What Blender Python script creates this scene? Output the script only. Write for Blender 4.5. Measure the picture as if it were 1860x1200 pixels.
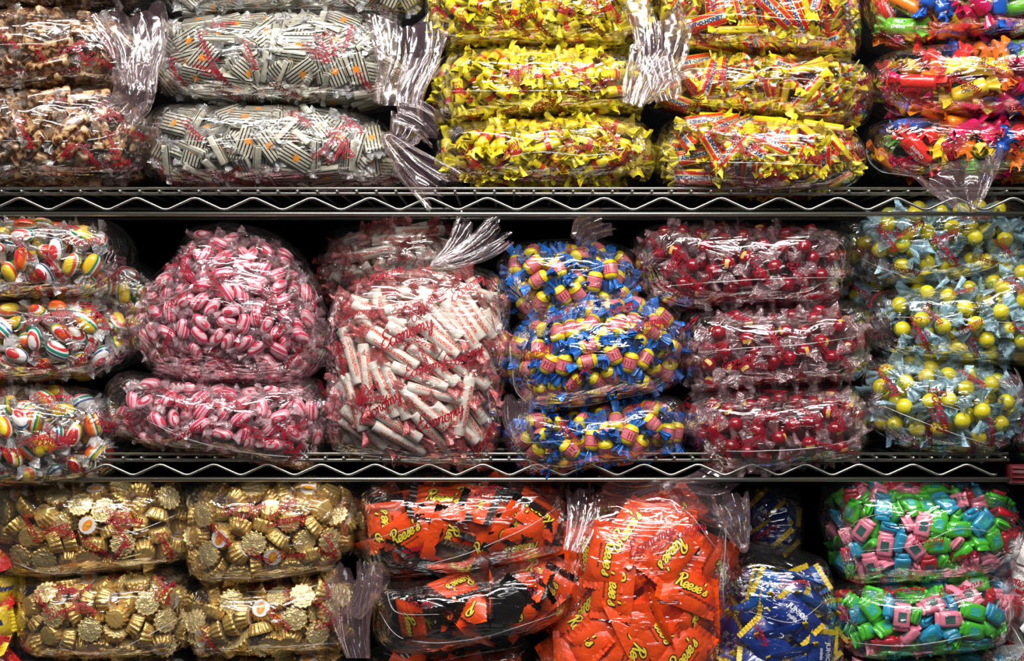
import bpy, math, random
import numpy as np
from mathutils import Matrix, Vector, Quaternion

# ---------------------------------------------------------------- camera, world, lights, exposure
C = bpy.context.scene
for o in list(bpy.data.objects): bpy.data.objects.remove(o)
COL = C.collection
PXM, DCAM = 1500.0, 1.9
cam_d = bpy.data.cameras.new('camera'); cam = bpy.data.objects.new('camera', cam_d); COL.objects.link(cam)
cam.location = (0, -DCAM, 0); cam.rotation_euler = (math.pi/2, 0, 0)
cam_d.sensor_width = 36.0; cam_d.lens = 36.0*DCAM/(1860/PXM); cam_d.clip_start = 0.05; cam_d.clip_end = 20
C.camera = cam
C.view_settings.view_transform = 'Standard'; C.view_settings.look = 'None'
C.view_settings.gamma = 1.0; C.view_settings.exposure = 0.62; C.view_settings.use_curve_mapping = False
C.cycles.max_bounces = 6; C.cycles.diffuse_bounces = 2; C.cycles.glossy_bounces = 3
C.cycles.transparent_max_bounces = 14; C.cycles.transmission_bounces = 2
C.cycles.caustics_reflective = False; C.cycles.caustics_refractive = False
W = bpy.data.worlds.new('world'); C.world = W; W.use_nodes = True
W.node_tree.nodes['Background'].inputs[0].default_value = (1.0, 0.97, 0.94, 1)
W.node_tree.nodes['Background'].inputs[1].default_value = 0.02

def area(name, loc, target, sx, sy, power, col):
    d = bpy.data.lights.new(name, 'AREA'); d.shape = 'RECTANGLE'; d.size = sx; d.size_y = sy
    d.energy = power; d.color = col
    o = bpy.data.objects.new(name, d); COL.objects.link(o); o.location = loc
    o.rotation_euler = (Vector(target)-Vector(loc)).to_track_quat('-Z', 'Y').to_euler()
    return o
area('ceiling_tube_or_fill_light', (-0.1, -1.15, 1.55), (0, 0.1, -0.05), 2.6, 0.12, 50, (1.0, 0.975, 0.94))
area('ceiling_tube_or_fill_light', (0.2, -2.4, 1.9), (0, 0.0, -0.1), 2.6, 0.15, 30, (1.0, 0.985, 0.96))
area('ceiling_tube_or_fill_light', (0.6, -2.9, 0.75), (0, 0.0, -0.25), 1.6, 0.2, 5, (0.96, 0.98, 1.0))  # added weak frontal fill light, hung well below the ceiling tubes

def P(px, py, y=0.0):
    k = (DCAM+y)/DCAM/PXM
    return ((px-930)*k, (600-py)*k)

# ---------------------------------------------------------------- materials
class NT:
    def __init__(s, name):
        s.m = bpy.data.materials.new(name); s.m.use_nodes = True; s.t = s.m.node_tree
        s.t.nodes.clear(); s.out = s.n('ShaderNodeOutputMaterial')
    def n(s, typ, **kw):
        nd = s.t.nodes.new(typ)
        for k, v in kw.items():
            if k.startswith('i_'):
                key = k[2:].replace('_', ' ')
                nd.inputs[key].default_value = v
            else: setattr(nd, k, v)
        return nd
    def l(s, a, b): s.t.links.new(a, b)
    def math(s, op, a, b=None, c=None, clamp=False):
        nd = s.t.nodes.new('ShaderNodeMath'); nd.operation = op; nd.use_clamp = clamp
        for i, v in enumerate((a, b, c)):
            if v is None: continue
            if isinstance(v, (int, float)): nd.inputs[i].default_value = v
            else: s.l(v, nd.inputs[i])
        return nd.outputs[0]
    def mix(s, f, a, b):
        nd = s.t.nodes.new('ShaderNodeMix'); nd.data_type = 'RGBA'
        for i, v in ((0, f), (6, a), (7, b)):
            if isinstance(v, tuple): nd.inputs[i].default_value = v if len(v) == 4 else v+(1,)
            elif isinstance(v, (int, float)): nd.inputs[i].default_value = v
            else: s.l(v, nd.inputs[i])
        return nd.outputs[2]
    def ramp(s, f, stops, const=False):
        nd = s.t.nodes.new('ShaderNodeValToRGB'); cr = nd.color_ramp
        if const: cr.interpolation = 'CONSTANT'
        while len(cr.elements) < len(stops): cr.elements.new(0.5)
        for e, (p, c) in zip(cr.elements, stops): e.position = p; e.color = tuple(c)+(1,)
        s.l(f, nd.inputs[0]); return nd.outputs[0]
    def coord(s, k='Object'):
        return s.n('ShaderNodeTexCoord').outputs[k]
    def xyz(s, k='Object'):
        nd = s.n('ShaderNodeSeparateXYZ'); s.l(s.coord(k), nd.inputs[0]); return nd.outputs
    def noise(s, scale, detail=2, dist=0.0, vec=None, rough=0.5):
        nd = s.n('ShaderNodeTexNoise'); nd.inputs['Scale'].default_value = scale; nd.inputs['Detail'].default_value = detail
        nd.inputs['Distortion'].default_value = dist; nd.inputs['Roughness'].default_value = rough
        s.l(vec if vec is not None else s.coord(), nd.inputs['Vector']); return nd.outputs['Fac']
    def bump(s, h, strength=0.5, dist=0.001):
        nd = s.n('ShaderNodeBump'); nd.inputs['Strength'].default_value = strength; nd.inputs['Distance'].default_value = dist
        s.l(h, nd.inputs['Height']); return nd.outputs[0]
    def pbr(s, col, rough=0.4, metal=0.0, coat=0.0, spec=0.5, normal=None, crough=0.08):
        b = s.n('ShaderNodeBsdfPrincipled')
        if isinstance(col, tuple): b.inputs['Base Color'].default_value = col if len(col) == 4 else col+(1,)
        else: s.l(col, b.inputs['Base Color'])
        b.inputs['Roughness'].default_value = rough; b.inputs['Metallic'].default_value = metal
        b.inputs['Coat Weight'].default_value = coat; b.inputs['Coat Roughness'].default_value = crough
        b.inputs['Specular IOR Level'].default_value = spec
        if normal is not None: s.l(normal, b.inputs['Normal'])
        s.l(b.outputs[0], s.out.inputs[0]); return b

def crinkle(t, scale, strength, dist):
    n1 = t.noise(scale, 3, 0.6)
    r = t.math('ABSOLUTE', t.math('SUBTRACT', n1, 0.5))
    return t.bump(r, strength, dist)

_mc = {}
def wrap(name, col, rough=0.32, coat=0.6, scale=130, strength=0.7, dist=0.003, spec=0.5):
    """glossy crinkled candy wrapper of one colour"""
    if name in _mc: return _mc[name]
    t = NT(name); t.pbr(col, rough, 0, coat, spec, crinkle(t, scale, strength, dist)); _mc[name] = t.m; return t.m

def film(name, gain=1.7, haze=0.03, hcol=(1, .95, .95), rough=0.1, scale=22, strength=0.9, dist=0.006, cap=.38, det=1.6):
    t = NT(name)
    v = t.coord()
    n1 = t.noise(scale, det, 0.9, v, 0.5)
    r1 = t.math('ABSOLUTE', t.math('SUBTRACT', n1, 0.5))
    mp = t.n('ShaderNodeMapping'); mp.inputs['Scale'].default_value = (0.35, 1, 1.0); mp.inputs['Rotation'].default_value = (0, 0.5, 0); t.l(v, mp.inputs[0])
    n2 = t.noise(scale*3.2, 1.5, 1.2, mp.outputs[0])
    r2 = t.math('ABSOLUTE', t.math('SUBTRACT', n2, 0.5))
    h = t.math('ADD', r1, t.math('MULTIPLY', r2, 0.45))
    nb = t.bump(h, strength, dist)
    fr = t.n('ShaderNodeFresnel'); fr.inputs[0].default_value = 1.5; t.l(nb, fr.inputs[1])
    fac = t.math('MINIMUM', t.math('MULTIPLY', fr.outputs[0], gain), cap)
    tr = t.n('ShaderNodeBsdfTransparent'); tr.inputs[0].default_value = (.985, .975, .975, 1)
    gl = t.n('ShaderNodeBsdfGlossy'); gl.inputs['Roughness'].default_value = rough; gl.inputs[0].default_value = (1, 1, 1, 1); t.l(nb, gl.inputs['Normal'])
    df = t.n('ShaderNodeBsdfDiffuse'); df.inputs[0].default_value = hcol+(1,); t.l(nb, df.inputs['Normal'])
    m1 = t.n('ShaderNodeMixShader'); m1.inputs[0].default_value = haze; t.l(tr.outputs[0], m1.inputs[1]); t.l(df.outputs[0], m1.inputs[2])
    m2 = t.n('ShaderNodeMixShader'); t.l(fac, m2.inputs[0]); t.l(m1.outputs[0], m2.inputs[1]); t.l(gl.outputs[0], m2.inputs[2])
    t.l(m2.outputs[0], t.out.inputs[0]); return t.m

def stripes(name, axis_cols, period, axis=1, rough=0.25, coat=0.8, twist=0.0, mottled=0.0):
    """constant colour bands along one object axis"""
    t = NT(name); x = t.xyz()
    v = x[axis]
    if twist: v = t.math('ADD', v, t.math('MULTIPLY', x[0], twist))
    if mottled: v = t.math('ADD', v, t.math('MULTIPLY', t.math('SUBTRACT', t.noise(60, 2), 0.5), mottled))
    f = t.math('FRACT', t.math('ADD', t.math('DIVIDE', v, period), 0.5))
    col = t.ramp(f, axis_cols, True)
    t.pbr(col, rough, 0, coat, 0.5, crinkle(t, 110, 0.5, 0.002)); return t.m

M = {}
M['film'] = film('clear_bag_film', 2.5, .006, (1, .95, .95), .08, 13, 1.0, .012, .42)
M['film_dim'] = film('clear_bag_film_soft', 1.3, 0.03)
M['tail'] = film('gathered_bag_film', 1.5, 0.028, (1, .6, .68), 0.1, 9, .55, 0.006, .35, 1.0)
M['fold'] = film('folded_film_edge', 2.2, 0.3, (1, 1, 1), 0.2, 40, 0.3, 0.002)
M['cello'] = film('cellophane_wrap', 2.4, 0.22, (1, 1, 1), 0.12, 90, 1.0, 0.004)
M['cello_blue'] = film('pale_blue_cellophane_wrap', 2.3, 0.48, (.42, .78, .95), 0.14, 90, 1.0, 0.004)
M['cello_dark'] = film('clear_twist_cellophane', 2.2, 0.06, (1, .9, .8), 0.12, 90, 1.0, 0.004)
M['cello_wine'] = film('wine_tinted_cellophane', 2.6, .2, (.9, .45, .52), .1, 90, 1.0, .005)
M['cello_red'] = film('red_printed_cellophane', 2.0, 0.42, (.8, .1, .1), 0.14, 90, 1.0, 0.004)
M['cello_pink'] = film('pink_printed_cellophane', 2.6, 0.24, (1, .6, .68), 0.14, 90, 1.0, 0.004)
def simple(name, col, rough=0.4, metal=0, coat=0, spec=.5):
    t = NT(name); t.pbr(col, rough, metal, coat, spec); return t.m
M['print'] = simple('crimson_bag_ink', (.3, .002, .015), .5)
M['ink'] = simple('dark_wrapper_ink', (.02, .012, .012), .4)
M['navy_ink'] = simple('navy_wrapper_ink', (.01, .03, .16), .4)
M['white_ink'] = simple('white_wrapper_ink', (.85, .88, .9), .4)
M['yellow_ink'] = simple('yellow_wrapper_ink', (1, .78, .05), .4)
M['orange_ink'] = simple('orange_wrapper_ink', (.95, .3, .02), .4)
M['red_ink'] = simple('red_wrapper_ink', (.72, .03, .015), .4)
M['yellow'] = wrap('yellow_waxed_wrapper', (.92, .74, .012), scale=90)
M['yellow_fan'] = wrap('yellow_waxed_twist', (.95, .8, .03), scale=110)
M['gumblue'] = wrap('blue_waxed_twist', (.012, .17, .62), scale=120)
M['gumyellow'] = wrap('yellow_gum_wrapper', (.95, .74, .01), scale=120)
M['gumpink'] = wrap('pink_gum_band', (.85, .22, .26), scale=120)
M['gumred'] = wrap('red_gum_edge', (.5, .015, .02), scale=120)
M['white'] = wrap('white_paper_wrapper', (.86, .8, .74), .45, .3)
M['orange'] = wrap('orange_packet_foil', (.95, .078, .002), .4, .3, 30, .8, .005)
M['black'] = wrap('black_packet_foil', (.006, .005, .005), .3, .6, 30, .8, .005)
M['blue'] = wrap('dark_blue_packet', (.004, .03, .22), .3, .6, 30, .7, .005)
M['sky'] = wrap('bright_blue_packet', (.008, .11, .45), .3, .6, 30, .7, .005)
M['pyellow'] = wrap('yellow_packet_edge', (.95, .66, .02), .3, .6, 45, .6, .005)
M['plred'] = wrap('red_packet', (.75, .02, .02), .3, .6, 45, .6, .005)
M['pwhite'] = wrap('white_packet', (.85, .82, .8), .35, .5, 45, .6, .005)

def m_nougat():
    t = NT('mottled_nougat'); n = t.noise(150, 3, .6)
    col = t.ramp(n, [(0, (.015, .005, .002)), (.43, (.07, .02, .007)), (.49, (.26, .12, .045)), (.57, (.46, .27, .12)), (.75, (.68, .5, .28))])
    t.pbr(col, .3, 0, .9, .5, crinkle(t, 90, .5, .002)); return t.m
M['nougat'] = m_nougat()
M['wafer'] = stripes('black_striped_white_wrapper', [(0, (.6, .57, .45)), (.62, (.01, .01, .008))], .0042, 1, .3, .7)
M['choc'] = wrap('brown_cellophaned_side', (.1, .035, .015), .3, .8)
def band(name, stops, axis, half, rough=.3, coat=.6):
    t = NT(name); x = t.xyz()
    f = t.math('ADD', t.math('DIVIDE', x[axis], 2*half), .5)
    t.pbr(t.ramp(f, stops, True), rough, 0, coat, .5, crinkle(t, 110, .6, .003)); return t.m
Y_, R_, B_ = (.95, .76, .015), (.68, .025, .01), (.62, .72, .76)
M['mj'] = band('yellow_wrapper_with_red_band', [(0, Y_), (.42, (.8, .05, .008)), (.6, Y_)], 0, .019)
M['honey'] = band('red_and_yellow_striped_wrapper', [(0, Y_), (.07, R_), (.34, Y_), (.39, B_), (.66, Y_), (.7, R_), (.94, Y_)], 1, .0095)
M['pep'] = stripes('pink_striped_peppermint', [(0, (.9, .5, .56)), (.2, (.78, .05, .13)), (.42, (.92, .62, .66)), (.52, (.78, .05, .13)), (.62, (.9, .42, .5)), (.8, (.92, .62, .66)), (.9, (.78, .06, .12))], .016, 1, twist=.25)
RB = [(.9, .88, .84)]
M['rb0'] = stripes('rainbow_striped_mint', [(0, (.9, .12, .02)), (.28, (.95, .35, .02)), (.4, (.95, .9, .86)), (.52, (.02, .25, .12)), (.64, (.95, .55, .02)), (.78, (.95, .9, .86)), (.88, (.75, .03, .03))], .02, 1, twist=.2)
M['rb1'] = stripes('blue_striped_mint', [(0, (.95, .92, .88)), (.3, (.02, .12, .35)), (.45, (.95, .92, .88)), (.55, (.01, .3, .2)), (.75, (.95, .92, .88)), (.85, (.75, .04, .04))], .018, 1, twist=.25)
M['rb2'] = stripes('yellow_striped_mint', [(0, (.95, .6, .02)), (.35, (.02, .32, .12)), (.5, (.95, .9, .85)), (.65, (.9, .12, .02)), (.85, (.95, .75, .05))], .02, 1, twist=.15)
def m_roll():
    t = NT('white_roll_with_red_print'); x = t.xyz()
    n = t.noise(700, 1, 0)
    a = t.math('ARCTAN2', x[1], x[2])
    lane = t.math('LESS_THAN', t.math('ABSOLUTE', t.math('SUBTRACT', t.math('FRACT', t.math('MULTIPLY', a, .637)), .5)), .2)
    wx = t.math('LESS_THAN', t.math('ABSOLUTE', x[0]), .026)
    f = t.math('MULTIPLY', t.math('MULTIPLY', lane, wx), t.math('GREATER_THAN', n, .47))
    tab = t.math('LESS_THAN', t.math('ABSOLUTE', t.math('SUBTRACT', t.math('FRACT', t.math('MULTIPLY', x[0], 130)), .5)), .09)
    col = t.mix(t.math('MULTIPLY', tab, .35), (.88, .8, .7, 1), (.7, .5, .42, 1))
    col = t.mix(f, col, (.78, .1, .05, 1))
    t.pbr(col, .35, 0, .7, .5, crinkle(t, 90, .3, .002)); return t.m
M['roll'] = m_roll()
def m_gold(name, c, scale=160):
    t = NT(name); n = t.noise(scale, 3, 1.0)
    col = t.ramp(n, [(0, tuple(v*.45 for v in c)), (.5, c), (1, tuple(min(1, v*1.25) for v in c))])
    t.pbr(col, .3, .55, .3, .5, crinkle(t, scale*1.2, 1.0, .004)); return t.m
M['gold'] = m_gold('gold_foil', (.85, .55, .16), 60)
M['goldtop'] = m_gold('crumpled_gold_foil', (.92, .72, .34), 150)
M['ball_red'] = wrap('red_hard_candy', (.3, .004, .016), .2, .9, 60, .3, .002)
M['ball_label'] = wrap('gold_printed_wrapper', (.85, .5, .1), .3, .7)
M['ball_yellow'] = wrap('yellow_hard_candy', (.86, .74, .02), .22, .9, 60, .3, .002)
M['ball_print'] = wrap('green_printed_wrapper', (.25, .42, .05), .3, .7)
BR = {'green': (.07, .55, .03), 'blue': (.02, .36, .6), 'pink': (.9, .25, .36), 'red': (.6, .012, .03)}
for k, c in BR.items(): M['br_'+k] = wrap(k+'_taffy_wrapper', c, .28, .8, 70, .5, .003)
M['br_window'] = wrap('dark_label_window', (.05, .14, .13), .25, .8)
M['br_win_teal'] = wrap('teal_label_window', (.05, .5, .42), .25, .8)
FR = {'magenta': (.72, .01, .12), 'blue': (.01, .12, .6), 'green': (.16, .58, .03), 'orange': (.95, .24, .01), 'yellow': (.9, .62, .03), 'red': (.78, .03, .02)}
for k, c in FR.items(): M['fr_'+k] = wrap(k+'_chew_wrapper', c, .25, .8, 70, .5, .003)
def m_steel():
    t = NT('chrome_plated_wire'); t.pbr((.34, .33, .3), .34, .95, 0, .5, t.bump(t.noise(300, 2), .1, .0005)); return t.m
M['steel'] = m_steel()
M['knot'] = simple('white_twist_tie', (.85, .82, .8), .4)
M['darkred'] = simple('dark_red_plastic', (.09, .008, .012), .35)
M['wall'] = simple('black_painted_panel', (.0015, .0015, .0015), .9, 0, 0, 0)

# ---------------------------------------------------------------- mesh helpers
class MB:
    def __init__(s): s.v = []; s.f = []; s.mi = []; s.n = 0
    def add(s, v, f, m=0):
        v = np.asarray(v, float)
        s.v.append(v); s.f += [tuple(int(i)+s.n for i in q) for q in f]; s.mi += [m]*len(f); s.n += len(v); return s
    def verts(s): return np.concatenate(s.v)
    def mesh(s, name, mats, smooth=True):
        me = bpy.data.meshes.new(name); me.from_pydata(s.verts().tolist(), [], s.f)
        for m in mats: me.materials.append(M[m] if isinstance(m, str) else m)
        me.polygons.foreach_set('material_index', s.mi)
        me.polygons.foreach_set('use_smooth', [smooth]*len(s.f)); me.update(); return me

def gridfaces(nu, nv, closed_v=False, off=0):
    f = []
    for i in range(nu-1):
        for j in range(nv if closed_v else nv-1):
            k = (j+1) % nv
            f.append((off+i*nv+j, off+i*nv+k, off+(i+1)*nv+k, off+(i+1)*nv+j))
    return f

def loft(mb, rings, n=16, e=2.0, m=0, cap=True, pleat=0, pa=0.0, mfun=None):
    """rings: (x, ry, rz); superellipse cross-section exponent e; optional pleats"""
    a = np.linspace(0, 2*math.pi, n, endpoint=False)
    ca, sa = np.cos(a), np.sin(a)
    k = (np.abs(ca)**e+np.abs(sa)**e)**(-1/e)
    V = []
    for (x, ry, rz) in rings:
        w = 1+pa*np.cos(a*pleat) if pleat else 1
        V.append(np.stack([np.full(n, x), ry*ca*k*w, rz*sa*k*w], 1))
    V = np.concatenate(V); f = gridfaces(len(rings), n, True)
    if mfun is None: mb.add(V, f, m)
    else:
        mb.add(V, f, m)
        base = len(mb.mi)-len(f)
        for i in range(len(rings)-1):
            mm = mfun(.5*(rings[i][0]+rings[i+1][0]))
            for j in range(n): mb.mi[base+i*n+j] = mm
    if cap:
        off = mb.n-len(V)
        mb.f.append(tuple(range(off+n-1, off-1, -1))); mb.mi.append(mb.mi[-len(f)])
        mb.f.append(tuple(range(off+(len(rings)-1)*n, off+len(rings)*n))); mb.mi.append(mb.mi[-2])
    return mb

def fan(mb, x0, L, w0, w1, amp, pl, m=0, seed=0, sgn=1, curl=.0, nt=5, na=15):
    """pleated twist end, opening outwards along X: a folded double sheet"""
    rr = random.Random(seed); ph = rr.random()*6; V = []
    for side in (0, 1):
        for i in range(nt):
            t = i/(nt-1)
            for j in range(na):
                a = -1+2*j/(na-1)
                th = a*(.35+.5*t)
                ww = w0+(w1-w0)*t
                z = amp*(.3+t)*math.sin(a*pl*math.pi+ph+side*1.3)+(.0011 if side else -.0011)*(1-abs(a))+curl*t*t
                lx = L*t*(1+.12*math.sin(a*7+ph))
                V.append((sgn*(x0+lx*math.cos(th*.6)), ww*a, z))
    f = gridfaces(nt, na); f2 = gridfaces(nt, na, off=nt*na)
    mb.add(V, f+f2, m); return mb

def rbox(hx, hy, hz, b, nx=7):
    xs = [-1, -1+b/hx*.35, -1+b/hx, 0, 1-b/hx, 1-b/hx*.35, 1]
    out = []
    for t in xs:
        k = max(0.0, (abs(t)*hx-(hx-b))/b); s = b*(1-math.sqrt(max(0, 1-k*k)))
        out.append((t*hx, hy-s, hz-s))
    return out

def ellip(hx, hy, hz, n=9, p=2.0):
    out = []
    for i in range(n):
        t = -1+2*i/(n-1); t = math.copysign(abs(math.sin(t*math.pi/2)), t)
        k = max(.12, (1-abs(t)**p)**(1/p)) if abs(t) < 1 else .12
        out.append((t*hx, hy*k, hz*k))
    return out

def sphere(mb, c, r, m=0, n=14, k=9):
    V = []; 
    for i in range(k):
        th = math.pi*(i+.0)/(k-1)
        rr = max(.02, math.sin(th))
        for j in range(n):
            a = 2*math.pi*j/n; V.append((c[0]+r*rr*math.cos(a), c[1]+r*rr*math.sin(a), c[2]+r*math.cos(th)))
    mb.add(V, gridfaces(k, n, True), m); return mb

def text_geo(s, size, bold=0.0, shear=0.0):
    cu = bpy.data.curves.new('t', 'FONT'); cu.body = s; cu.size = size; cu.align_x = 'CENTER'; cu.align_y = 'CENTER'
    cu.offset = bold; cu.shear = shear; cu.resolution_u = 2
    ob = bpy.data.objects.new('t', cu); COL.objects.link(ob)
    dg = bpy.context.evaluated_depsgraph_get(); me = bpy.data.meshes.new_from_object(ob.evaluated_get(dg))
    v = np.array([q.co[:] for q in me.vertices]); f = [tuple(p.vertices) for p in me.polygons]
    bpy.data.meshes.remove(me); bpy.data.objects.remove(ob); bpy.data.curves.remove(cu)
    return v, f

GLY = {
 'E': (1.35, [[(1.35,1.75),(1.2,2.15),(.8,2.2),(.5,1.8),(.7,1.35),(1.05,1.25),(.6,1.2),(.15,.85),(.1,.3),(.5,0),(1.0,.2),(1.35,.6)]]),
 'c': (.85, [[(.75,.8),(.55,1),(.2,.85),(.05,.45),(.2,.08),(.5,0),(.9,.35)]]),
 'o': (.95, [[(.55,1),(.2,.9),(.05,.5),(.2,.08),(.5,0),(.8,.3),(.8,.75),(.55,1),(.62,.78),(1.0,.82)]]),
 'n': (1.05, [[(0,.8),(.15,1),(.2,.6),(.15,0),(.25,.6),(.55,1),(.75,.8),(.7,.2),(.85,0),(1.1,.35)]]),
 'm': (1.5, [[(0,.8),(.15,1),(.2,.6),(.15,0),(.25,.6),(.5,1),(.65,.8),(.6,0),(.7,.6),(.95,1),(1.15,.8),(1.1,.2),(1.25,0),(1.5,.35)]]),
 'y': (1.0, [[(0,.8),(.12,1),(.15,.4),(.35,.05),(.65,.3),(.8,1),(.75,.2),(.6,-.7),(.3,-.9),(.25,-.5),(.7,-.05),(1.1,.4)]]),
 'R': (1.3, [[(.2,0),(.45,1),(.6,2)], [(.1,1.6),(.4,2.1),(1,2.25),(1.35,1.85),(1,1.3),(.5,1.1),(.8,.9),(1,.2),(1.3,.1)]]),
 'e': (.8, [[(.05,.4),(.5,.5),(.7,.8),(.45,1),(.15,.75),(.1,.3),(.35,0),(.85,.35)]]),
 's': (.72, [[(0,.2),(.35,.6),(.5,1.05),(.55,.6),(.6,.2),(.3,0),(.05,.15)]]),
 "'": (.35, [[(.25,2.0),(.2,1.45)]]),
}
def catmull(p, k=5):
    p = [p[0]]+list(p)+[p[-1]]; out = []
    for i in range(1, len(p)-2):
        a, b, c, d = (np.array(q) for q in p[i-1:i+3])
        for j in range(k):
            t = j/k; out.append(.5*(2*b+(c-a)*t+(2*a-5*b+4*c-d)*t*t+(3*b-a-3*c+d)*t**3))
    out.append(np.array(p[-2])); return np.array(out)
def script_geo(word, h, width=.1, shear=.32, k=4):
    """cursive word drawn with a broad pen; x-height h, centred"""
    V, F, n, x = [], [], 0, 0
    for ch in word:
        adv, sts = GLY[ch]
        for st in sts:
            q = catmull(st, k)+np.array([x, 0])
            d = np.gradient(q, axis=0); d /= np.linalg.norm(d, axis=1)[:, None]+1e-9
            nn = np.stack([-d[:, 1], d[:, 0]], 1)
            w = width*(.75+.5*np.abs(d[:, 1]))[:, None]
            L, R = q+nn*w, q-nn*w
            v = np.empty((2*len(q), 2)); v[0::2] = L; v[1::2] = R; V.append(v)
            F += [(n+2*i, n+2*i+1, n+2*i+3, n+2*i+2) for i in range(len(q)-1)]; n += len(v)
        x += adv
    V = np.concatenate(V); V[:, 0] += V[:, 1]*shear; V[:, 0] -= x/2; V[:, 1] -= .6
    return np.c_[V*h, np.zeros(len(V))], F
ECON = script_geo('Economy', 1.0, .095)
CANDY = text_geo('CANDY', 1.25, .02)
REES = script_geo("Reese's", 1.0, .13, .25); REES_B = script_geo("Reese's", 1.0, .27, .25)

def obj(name, me, parent=None, loc=None):
    o = bpy.data.objects.new(name, me); COL.objects.link(o)
    if parent is not None: o.parent = parent
    if loc is not None: o.location = loc
    return o
def tag(o, label, cat, group=None, kind=None):
    o['label'] = label; o['category'] = cat
    if group: o['group'] = group
    if kind: o['kind'] = kind
    return o

# ---------------------------------------------------------------- sweets: each is a body mesh and a list of (part name, part mesh)
def twist_mesh(x0, L, w0, w1, amp, pl, mat, sgn, seed, curl=0):
    mb = MB(); fan(mb, x0, L, w0, w1, amp, pl, 0, seed, sgn, curl); return mb.mesh('twist_end', [mat])
def two_twists(x0, L, w0, w1, amp, pl, mat, seed=1, curl=.002):
    return [('twist_end', twist_mesh(x0, L, w0, w1, amp, pl, mat, 1, seed, curl)), ('twist_end', twist_mesh(x0, L, w0, w1, amp, pl, mat, -1, seed+5, -curl))]
def add_text(mb, g, m, size, z, ang=0, pos=(0, 0), flip=False, curve=None):
    v, f = g; v = v*size; c, s = math.cos(ang), math.sin(ang)
    x = v[:, 0]*c-v[:, 1]*s+pos[0]; y = v[:, 0]*s+v[:, 1]*c+pos[1]
    zz = np.full(len(x), z) if curve is None else curve(x, y)
    if flip: y = -y; zz = -zz
    mb.add(np.stack([x, y, zz], 1), f, m)

KIND = {}   # name: dict(T, r, vol, variants=[(variant, weight, body mesh, parts)], fill)
def tmpl(pts): return np.array(pts, float)

mb = MB(); loft(mb, rbox(.021, .0085, .007, .002), 20, 7)
KIND['nougat_bar'] = dict(tip=0.027, T=tmpl([(-.014,0,0),(0,0,0),(.014,0,0)]), r=.0078, vol=.04*.015*.014, fill=.62,
    var=[('', 1, mb.mesh('nougat_bar', ['nougat']), two_twists(.019, .012, .003, .010, .0028, 3, 'cello_dark'))])

def star(R, z):
    v = [(0, 0, z)]+[((R if i % 2 == 0 else R*.5)*math.cos(i*math.pi/5), (R if i % 2 == 0 else R*.5)*math.sin(i*math.pi/5), z) for i in range(10)]
    return v, [(0, i+1, (i+1) % 10+1) for i in range(10)]
mb = MB(); loft(mb, rbox(.0195, .0128, .0052, .002), 20, 7)
for z in (.00535, -.00535): mb.add(*star(.0062, z), 1)
KIND['striped_taffy'] = dict(face=0.5, tip=0.028, T=tmpl([(-.0125,-.0065,0),(-.0125,.0065,0),(.0125,-.0065,0),(.0125,.0065,0),(0,0,0)]), r=.0066, vol=.04*.026*.0125, fill=.62,
    var=[('', 1, mb.mesh('striped_taffy', ['wafer', 'orange_ink']), two_twists(.019, .011, .009, .013, .0026, 3, 'cello'))])

g = text_geo('Mary Jane', .0052, .00012)
def mjbody():
    mb = MB(); loft(mb, rbox(.0135, .0062, .0055, .003), 14, 3)
    for a, fl in ((math.pi/2, False), (0, True)):
        add_text(mb, g, 1, 1, .0057, 0, (0, 0), fl)
    fan(mb, .012, .0125, .004, .0118, .003, 2.6, 2, 3, 1, .002); fan(mb, .012, .0125, .004, .0118, .003, 2.6, 2, 8, -1, -.002)
    return mb.mesh('peanut_chew', ['mj', 'ink', 'yellow_fan'])
KIND['peanut_chew'] = dict(tip=0.021, T=tmpl([(-.0095,0,0),(0,0,0),(.0095,0,0)]), r=.0074, vol=.030*.0145*.0135, fill=.66, var=[('', 1, mjbody(), [])])

g = text_geo('BIT-O-HONEY', .0062, .0003)
mb = MB(); loft(mb, rbox(.0225, .0085, .0048, .0022), 18, 4.5)
for fl in (False, True): add_text(mb, g, 1, 1, .00495, 0, (0, -.0006), fl)
KIND['honey_chew'] = dict(tip=0.0305, T=tmpl([(-.0165,0,0),(-.006,0,0),(.006,0,0),(.0165,0,0)]), r=.0078, vol=.05*.0165*.012, fill=.62,
    var=[('', 1, mb.mesh('honey_chew', ['honey', 'navy_ink']), two_twists(.0215, .011, .0045, .011, .0028, 2.5, 'yellow_fan', 11))])

g = text_geo('FRUIT', .0062, .00025); g2 = text_geo('CHEWS', .0058, .00025)
FV = []
for k, wt in (('magenta', 4), ('blue', 2), ('green', 2), ('orange', 2), ('yellow', 1.5), ('red', 1)):
    mb = MB(); loft(mb, rbox(.017, .0085, .0075, .003), 18, 2.6, cap=True)
    ink = 'white_ink' if k in ('blue', 'magenta', 'red') else ('ink' if k != 'green' else 'white_ink')
    for fl in (False, True):
        cv = lambda x, y: .0076-np.abs(y)**2*18
        add_text(mb, g, 1, .8, 0, 0, (0, .0027), fl, cv); add_text(mb, g2, 1, .8, 0, 0, (0, -.0027), fl, cv)
    FV.append((k, wt, mb.mesh('fruit_chew', ['fr_'+k, ink]), two_twists(.0165, .012, .0045, .012, .003, 2.4, 'fr_'+k, 20)))
KIND['fruit_chew'] = dict(tip=0.027, T=tmpl([(-.0145,0,0),(-.005,0,0),(.005,0,0),(.0145,0,0)]), r=.009, vol=.044*.018*.0165, fill=.62, var=FV)

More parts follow.
